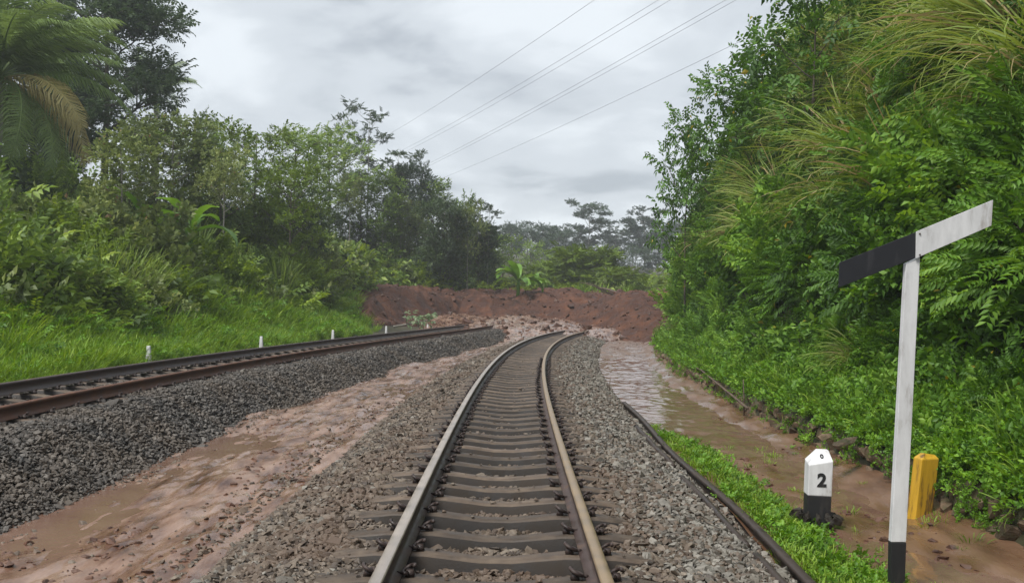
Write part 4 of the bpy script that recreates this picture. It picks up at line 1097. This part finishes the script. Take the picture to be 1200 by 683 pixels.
def plant_tree(kind, px, d, ytop, label, group=None, wide=1.0, var=None, name='tree', zb=None):
    if 385 < px < 565 and d < 60: d = 62 + (d - 46) * 0.6
    top = at(px, ytop, d); x = top.x
    z = float(G(x, d)) if zb is None else zb
    v = TR[kind][random.randrange(len(TR[kind])) if var is None else var]
    hs = (top.z - z) / (v[2] * 0.99)
    ws = wide * (0.5 * hs + 0.5 * min(hs, 1.2))
    put_plant(name, [('trunk', v[0]), ('crown', v[1])], (x, d, z), (0, 0, random.uniform(0, 6.28)), (ws, ws, hs), label, 'tree', group)
GL, GF = 'trees on the left slope', 'far trees in the haze'
plant_tree('dark', 128, 45, -18, 'big dark tree towering behind the coconut palm', GL, 1.0, 0)
plant_tree('dark', 40, 50, 25, 'dark tree mostly hidden behind the coconut palm', GL, 1.0, 1)
plant_tree('dark', 85, 40, 120, 'dark rounded tree below the palm fronds', GL, 0.9, 1)
plant_tree('dark', 20, 33, 185, 'shadowy dark tree under the palm at the left edge', GL, 0.9, 0)
TR['stem'] = [make_tree(1260 + i, 8.0, 0.085, 0.52, 1.7, 9, 3, 0.55, 0.8, 13, 'round', 1.8, M['leaf_olive'], M['bark_pale'], lean=0.045, tint0=0.5) for i in range(2)]
plant_tree('stem', 146, 28, 160, 'pale-trunked tree with small light leaves in front of the dark tree', GL, 1.1, 0)
plant_tree('olive', 205, 38, 138, 'olive-leaved tree right of the pale-trunked tree', GL, 1.1, 1)
plant_tree('slim', 246, 46, 128, 'slim tree with a bare twig tip above the treeline', GL, 0.7, 0)
plant_tree('broad', 185, 42, 150, 'rounded green tree beneath the small palm', GL, 1.0, 0)
plant_tree('broad', 262, 40, 160, 'rounded green tree right of the olive-leaved tree', GL, 1.0, 1)
plant_tree('light', 300, 43, 146, 'yellow-green tree with an open crown on the skyline', GL, 1.0, 0)
plant_tree('light', 340, 40, 190, 'low yellow-green tree in front of the skyline trees', GL, 0.9, 1)
plant_tree('broad', 346, 47, 152, 'rounded green tree right of the yellow-green skyline tree', GL, 1.0, 2)
plant_tree('broad', 388, 48, 149, 'tallest rounded green tree left of the thin feathery trees', GL, 1.05, 0)
plant_tree('feather', 404, 56, 122, 'small thin feathery tree leaning at the left of the pair', GL, 0.5, 0)
plant_tree('feather', 433, 53, 118, 'tall thin feathery tree with tiered branches above the treeline', GL, 0.8, 1)
plant_tree('feather', 470, 56, 170, 'leaning feathery tree with a flat branch to the right', GL, 0.9, 2)
plant_tree('broad', 425, 50, 200, 'rounded green tree under the tall thin feathery tree', GL, 0.9, 1)
plant_tree('slim', 450, 48, 195, 'slim bushy tree standing before the feathery trees', GL, 1.2, 1)
plant_tree('dark', 482, 54, 190, 'dark green tree sloping down toward the landslide', GL, 0.62, 0)
plant_tree('slim', 508, 55, 208, 'slim tree at the shoulder of the treeline', GL, 1.2, 0)
plant_tree('olive', 470, 50, 232, 'olive tree low in front of the dark sloping tree', GL, 1.0, 1)
plant_tree('dark', 522, 60, 236, 'small dark tree left of the bare-stemmed feathery tree', GL, 0.6, 1)
plant_tree('slim', 545, 66, 226, 'bare-stemmed slim tree behind the landslide left end', GL, 0.7, 1)
plant_tree('feather', 572, 66, 232, 'feathery tree leaning right over the gap', GL, 0.8, 2)
plant_tree('stem', 532, 61, 252, 'pale-stemmed tree behind the landslide, left of the dark bushy tree', GL, 0.6, 1)
plant_tree('stem', 548, 60.5, 238, 'leaning pale-stemmed tree above the landslide left end', GL, 0.55, 0)
plant_tree('stem', 262, 36, 175, 'pale-stemmed tree rising out of the left thicket', GL, 0.8, 1)
plant_tree('stem', 410, 62, 205, 'pale-stemmed tree below the tall feathery tree', GL, 0.8, 0)
plant_tree('dark', 560, 66, 258, 'dark bushy tree at the right end of the left wood', GL, 0.65, 0)
plant_tree('light', 590, 78, 276, 'light green tree behind the banana plant', GL, 0.9, 0)
plant_tree('broad', 622, 84, 282, 'round green tree right of the banana plant', GL, 0.8, 2)
plant_tree('broad', 568, 72, 285, 'round green tree left of the banana plant', GL, 0.8, 1)
plant_tree('low', 686, 72, 291, 'low spreading yellow-green tree on top of the landslide', None, 1.15, 0)
plant_tree('low', 645, 78, 308, 'small spreading green tree beside the banana plant', None, 0.9, 0)
TR['fill'] = [make_tree(1240 + i, 5.0, 0.08, 0.04, 2.0, 16, 4, 0.7, 0.8, 18, 'alt', 1.6, M['leaf_mid' if i else 'leaf_dark'], M['bark'], tint0=0.42) for i in range(2)]
for i, px in enumerate(range(-10, 600, 44)):
    yt = np.interp(px, [0, 150, 400, 480, 600], [225, 240, 248, 272, 300]) + random.uniform(-12, 12); d_ = np.interp(px, [0, 400, 600], [33, 47, 72]) + random.uniform(-2, 2)
    plant_tree('fill', px, d_, yt, 'low leafy tree filling the understorey of the left wood', GL, 1.1, i % 2)
plant_tree('dark', 30, 38, 128, 'dark leafy tree below the palm crown at the left', GL, 1.0, 1)
plant_tree('dark', 70, 42, 95, 'dark tree between the palm and the big dark tree', GL, 0.9, 0)
# far trees in the haze
for kind, px, d, yt, lab in (('umbrella', 690, 150, 243, 'tall hazy umbrella-crowned tree left of the gap'), ('umbrella', 722, 160, 262, 'hazy umbrella-crowned tree in the middle of the gap'),
                             ('umbrella', 757, 150, 252, 'hazy umbrella-crowned tree against the right bank'), ('umbrella', 668, 170, 268, 'hazy umbrella-crowned tree behind the low spreading tree'),
                             ('umbrella', 742, 185, 270, 'farthest hazy umbrella tree by the right bank')):
    plant_tree(kind, px, d, yt, lab, GF, 1.0)
for i, (px, d, yt) in enumerate([(580, 120, 268), (600, 135, 264), (618, 125, 268), (636, 140, 266), (655, 130, 272), (675, 135, 285), (700, 140, 288), (722, 135, 295), (745, 140, 290), (765, 145, 285),
                                 (606, 170, 262), (642, 175, 264), (690, 190, 280), (715, 190, 276), (780, 170, 262), (560, 130, 270), (540, 125, 268), (800, 160, 260)]):
    plant_tree('far' if i % 3 else 'umbrella', px, d, yt, 'rounded hazy tree in the far wood beyond the landslide' if i % 3 else 'flat-crowned hazy tree in the far wood beyond the landslide', GF, 1.0)
# far bright clearing grass slope
n = 500
d = RNG.uniform(84, 118, n); px_ = RNG.uniform(715, 790, n); x = (px_ - HORX) / FPX * d
scatter('clearing_growth', np.stack([x, d, G(x, d)], -1), euler_rand(n, 0.2), RNG.uniform(2.2, 3.8, n), [LU[3], VG[0], VG[1]], 'bright green low growth in the clearing beyond the landslide', 'undergrowth')
n = 900
x = RNG.uniform(-11, 9, n); d = RNG.uniform(62, 84, n)
k = RNG.random(n) < np.interp(d, [62, 66, 72], [0.05, 0.3, 1])
sp_ = np.stack(slide_fx(x, np.minimum(d, 82)), -1)
scatter('crest_growth', np.stack([x, d, np.maximum(sp_[:, 2], G(x, d))], -1)[k], euler_rand(k.sum(), 0.2), RNG.uniform(0.7, 1.6, k.sum()), LU + VG[:2], 'low green growth behind the crest of the landslide', 'undergrowth')

# small trees along the edge of the right bank
for px, d, yt, wd, lab, vv in ((806, 34, 150, 0.6, 'small leafy tree sticking out of the far bank edge', 0), (862, 28, 98, 0.7, 'leafy small tree on the middle of the bank edge', 1),
                       (893, 25, 44, 0.75, 'upper leafy tree on the bank edge against the sky', 2), (955, 21, -40, 0.8, 'dark twiggy tree at the top frame edge on the bank', 1)):
    top = at(px, yt, d); z = float(G(top.x, d))
    plant_tree('bank', px, d, yt, lab, 'small trees on the edge of the right bank', wd, vv, 'small_tree', zb=min(z, top.z - 2.2))

for tt, d0, sc_, lab in ((5.3, 35.5, 1.2, 'rounded light green shrub at the far bank foot beside the landslide'), (5.5, 38, 1.4, 'larger rounded shrub at the landslide right edge'),
                         (5.9, 36.5, 1.5, 'large leafy shrub above the rounded shrub at the far bank foot'), (6.2, 39, 1.6, 'tall leafy shrub on the far bank end against the hazy trees')):
    bank_plant('alt', tt, d0, sc_, 0.3, lab)

# coconut palms
def frond_mesh(seed, Lf, mat, droop, lw=0.045, ll=0.95, hang=0.75, nl=80):
    r = np.random.default_rng(seed); mb = MB()
    q = np.linspace(0, 1, 14)
    ang = 0.15 - droop * q ** 1.4
    st = Lf / 13
    P = np.zeros((14, 3)); 
    for i in range(1, 14): P[i] = P[i - 1] + np.array([0, math.cos(ang[i]), math.sin(ang[i])]) * st
    mb.tube(P, np.linspace(0.035, 0.008, 14), 4, 0.6)
    u = np.linspace(0.14, 0.99, nl)
    B = np.stack([np.interp(u, q, P[:, k]) for k in range(3)], -1)
    T = np.stack([np.zeros(nl), np.cos(np.interp(u, q, ang)), np.sin(np.interp(u, q, ang))], -1)
    for sd in (-1, 1):
        ln = ll * np.sin(np.pi * np.clip(0.15 + 0.8 * u, 0, 1)) ** 0.6 * r.uniform(0.85, 1.15, nl)
        A1 = unit(np.stack([np.full(nl, sd * 0.85), np.full(nl, 0.0), np.full(nl, -0.10)], -1) + T * 0.55 + r.normal(0, 0.06, (nl, 3)))
        A2 = unit(A1 * 0.6 + np.array([0, 0, -hang * 1.6]) + r.normal(0, 0.10, (nl, 3)))
        m0 = B + A1 * ln[:, None] * 0.5; e0 = m0 + A2 * ln[:, None] * 0.55
        w = T * lw * 0.5
        V = np.stack([B - w * 0.7, B + w * 0.7, m0 + w, m0 - w, e0], 1).reshape(-1, 3)
        i = np.arange(nl)[:, None] * 5
        F = np.concatenate([i + np.array([[0, 1, 2]]), i + np.array([[0, 2, 3]]), i + np.array([[3, 2, 4]])], 1).reshape(-1, 3)
        mb.add(V, F, np.repeat(np.clip(0.45 + r.normal(0, 0.12, nl), 0, 0.95), 5))
    return mb.mesh('frond', mat)
FR = [frond_mesh(1200 + i, 4.3, M['palm'], dr) for i, dr in enumerate((0.9, 1.3, 1.7))]
FRD = frond_mesh(1210, 3.8, M['palm_dead'], 1.5, hang=1.2)
def palm(px, d, ycrown, scale, label, nfr=20, dead=None):
    c = at(px, ycrown, d); z = float(G(c.x, d))
    root = empty('coconut_palm', (c.x, d, z)); tag(root, label, 'palm', 'coconut palms')
    h = c.z - z
    mb = MB(); q = np.linspace(0, 1, 8)
    P = np.stack([0.25 * np.sin(q * 2) - 0.25 * math.sin(2), q * 0, q * h], -1); P[0, 2] = -0.4
    mb.tube(P, np.linspace(0.20, 0.12, 8), 8)
    obj('trunk', mb.mesh('trunk', M['bark_pale'], True), root)
    for i in range(nfr):
        az = i * 2.4; el = math.radians(random.uniform(-25, 70) if i % 3 else random.uniform(30, 80))
        f = obj('frond', FR[i % 3], root, (0, 0, h), Euler((el, random.uniform(-0.3, 0.3), az), 'XYZ'), scale * random.uniform(0.85, 1.1))
    for az, el in dead or []:
        f = obj('frond', FRD, root, (0, 0, h - 0.1), Euler((el, 0.3, az), 'XYZ'), scale); f['label'] = 'dry yellow-brown drooping frond'
palm(-2, 31, 92, 1.1, 'large coconut palm with one dry brown frond at the left edge', 44, [(math.radians(-118), math.radians(4)), (math.radians(-104), math.radians(-14))])
palm(183, 52, 112, 0.62, 'small palm whose fronds stick out of the treeline', 14)
palm(560, 68, 300, 0.5, 'small palm with pale fronds behind the landslide', 10)

# banana plants
def banana_leaf(seed, Lf, wd, droop):
    r = np.random.default_rng(seed); mb = MB(); m = 12
    q = np.linspace(0, 1, m); ang = 0.25 - droop * q ** 1.5
    P = np.zeros((m, 3))
    for i in range(1, m): P[i] = P[i - 1] + np.array([0, math.cos(ang[i]), math.sin(ang[i])]) * Lf / (m - 1)
    w = wd * 0.5 * np.sin(np.pi * np.clip((q - 0.12) / 0.9, 0.0, 1)) ** 0.55 + 0.012
    V = []; F = []
    for i in range(m):
        nrm = np.array([0, -math.sin(ang[i]), math.cos(ang[i])])
        V += [P[i] + np.array([-w[i], 0, 0]) + nrm * (w[i] * 0.35 + r.normal(0, 0.012)), P[i], P[i] + np.array([w[i], 0, 0]) + nrm * (w[i] * 0.35 + r.normal(0, 0.012))]
    for i in range(m - 1):
        for j in (0, 1):
            a = i * 3 + j; F += [(a, a + 1, a + 4), (a, a + 4, a + 3)]
    mb.add(np.array(V), np.array(F), np.clip(0.5 + np.repeat(r.normal(0, 0.1, m), 3), 0, 1))
    return mb.mesh('leaf', M['banana'])
BL = [banana_leaf(1300 + i, 1.9, 0.5, dr) for i, dr in enumerate((1.0, 1.5, 2.0))]
def banana(px, ybase, d, hpx, label, n_=9, zb=None):
    c = at(px, ybase, d); h = hpx * d / FPX
    if d < 50:
        zt = c.z + h; c.z = float(G(c.x, d)); h = zt - c.z
    root = empty('banana_plant', c); tag(root, label, 'banana plant', 'banana plants')
    mb = MB(); mb.tube(np.array([(0, 0, -0.4), (0.02, 0, h * 0.16), (0, 0, h * (0.34 if d > 50 else 0.55))]), np.array([0.13, 0.11, 0.07]) * h / 2.2, 7)
    obj('stem', mb.mesh('stem', M['banana'], True), root)
    for i in range(n_):
        obj('leaf', BL[i % 3], root, (0, 0, h * (0.28 if d > 50 else 0.5)), Euler((math.radians(random.uniform(12, 78)), 0, i * 2.4 + random.uniform(-.3, .3)), 'XYZ'), (h / 2.2 if d > 50 else min(h / 3.0, 0.9)) * random.uniform(0.85, 1.15))
banana(607, 343, 59, 40, 'bright green banana plant standing on the landslide crest', 15)
banana(222, 275, 32, 55, 'banana plant with broad arching leaves among the left trees', 8)
banana(165, 268, 30, 48, 'banana plant with upright leaves beside the pale-trunked tree', 6)
banana(52, 300, 27, 42, 'young banana plant with one tall leaf at the left edge', 4)
banana(628, 338, 64, 20, 'small banana plant right of the bright one', 7)

# fallen tree and branch on the slide
a, b = at(700, 337, 60), at(738, 353, 57)
mb = MB(); q = np.linspace(0, 1, 6)[:, None]
mb.tube(np.array([0, 0, 0]) + (np.array(b) - np.array(a)) * q + np.array([0, 0, 0.18]) * np.sin(q * 3.1), np.linspace(0.06, 0.10, 6), 6)
for k in range(4):
    s0 = (np.array(b) - np.array(a)) * (0.1 + 0.2 * k)
    mb.tube(np.stack([s0, s0 + np.array([-0.5 - 0.2 * k, -0.3, 0.3]), s0 + np.array([-1.3, -0.5, 0.35 + 0.1 * k])]), np.array([0.04, 0.03, 0.015]), 5)
tag(obj('fallen_tree', mb.mesh('fallen_tree', M['wood']), None, a), 'broken dark tree trunk lying on the landslide crest', 'fallen trunk')
c = at(482, 383, 44)
root = empty('fallen_branch', c); tag(root, 'fallen branch with pale leaves lying beside the left track at the landslide', 'branch')
mb = MB(); mb.tube(np.array([(-0.8, -0.1, 0), (0.0, 0, 0.15), (0.9, 0.1, 0.35)]), np.array([0.05, 0.035, 0.015]), 5); obj('stem', mb.mesh('stem', M['bark_pale']), root)
r = np.random.default_rng(5); mb = MB(); n_ = 34
p = np.stack([r.uniform(-0.2, 0.95, n_), r.normal(0, 0.25, n_), 0.2 + r.uniform(-0.1, 0.35, n_)], -1)
place_mix(mb, 'big', p, r.normal(0, 1, (n_, 3)) + np.array([0.3, 0, 0.4]), np.full(n_, 0.95), np.clip(r.normal(0.5, 0.2, n_), 0, 1), r); obj('foliage', mb.mesh('foliage', M['pale_leaf']), root)

# ------------------------------------------------------------------ power lines
for (x0, y0, x1, y1), lab in (((697, 0, 460, 155), 'leftmost of the power line wires crossing the sky'), ((772, 0, 487, 168), 'second power line wire from the left'), ((786, 0, 497, 167), 'third power line wire from the left, close beside the second'),
                              ((851, 0, 500, 193), 'fourth power line wire, left one of the lower pair'), ((863, 0, 508, 192), 'fifth power line wire, right one of the lower pair'), ((900, 33, 540, 200), 'lowest power line wire running to the right bank')):
    A, B = np.array(at(x0, y0, 85)), np.array(at(x1, y1, 185))
    q = np.linspace(-0.45, 1.25, 26)[:, None]
    P = A + (B - A) * q; P[:, 2] += 1.3 * ((q[:, 0] - 0.5) ** 2 - 0.25)
    mb = MB(); mb.tube(P - P[0], np.full(len(P), 0.017), 5)
    tag(obj('power_line', mb.mesh('power_line', M['wire']), None, P[0]), lab, 'power line', 'power line wires')

# ------------------------------------------------------------------ haze
bm = bmesh.new(); box_bm(bm, (40, 118, 21), (470, 304, 46))
m, nt, N, Lk, p, out = newmat('haze')
nt.nodes.remove(p)
v = N('ShaderNodeVolumePrincipled'); v.inputs['Color'].default_value = (0.86, 0.90, 0.95, 1); v.inputs['Density'].default_value = 0.0012; v.inputs['Anisotropy'].default_value = 0.2
Lk(v.outputs[0], out.inputs['Volume'])
hz = bm_obj('haze', bm, m); hz['kind'] = 'stuff'; tag(hz, 'thin pale haze hanging over the whole valley', 'haze')

# ------------------------------------------------------------------ tell look-alikes apart by their order from the left
ORD = ['first', 'second', 'third', 'fourth', 'fifth', 'sixth', 'seventh', 'eighth', 'ninth', 'tenth', 'eleventh', 'twelfth', 'thirteenth', 'fourteenth', 'fifteenth', 'sixteenth', 'seventeenth', 'eighteenth', 'nineteenth', 'twentieth']
by = {}
for o in COL.objects:
    if o.parent is None and 'label' in o and 'kind' not in o: by.setdefault(o['label'], []).append(o)
for lab, os_ in by.items():
    if len(os_) > 1:
        os_.sort(key=lambda o: o.location.x / max(o.location.y, 1))
        for i, o in enumerate(os_):
            lab = lab if len(lab.split()) < 12 else lab.replace('small round-leaved ', '').replace(' long-bladed', '').replace(' with brownish leaves', '').replace('drooping ', '').replace('leafy ', '')
            w = 'rightmost' if i == len(os_) - 1 else ('leftmost' if i == 0 else ORD[min(i, 19)] + ' from left')
            o['label'] = lab + ', ' + w
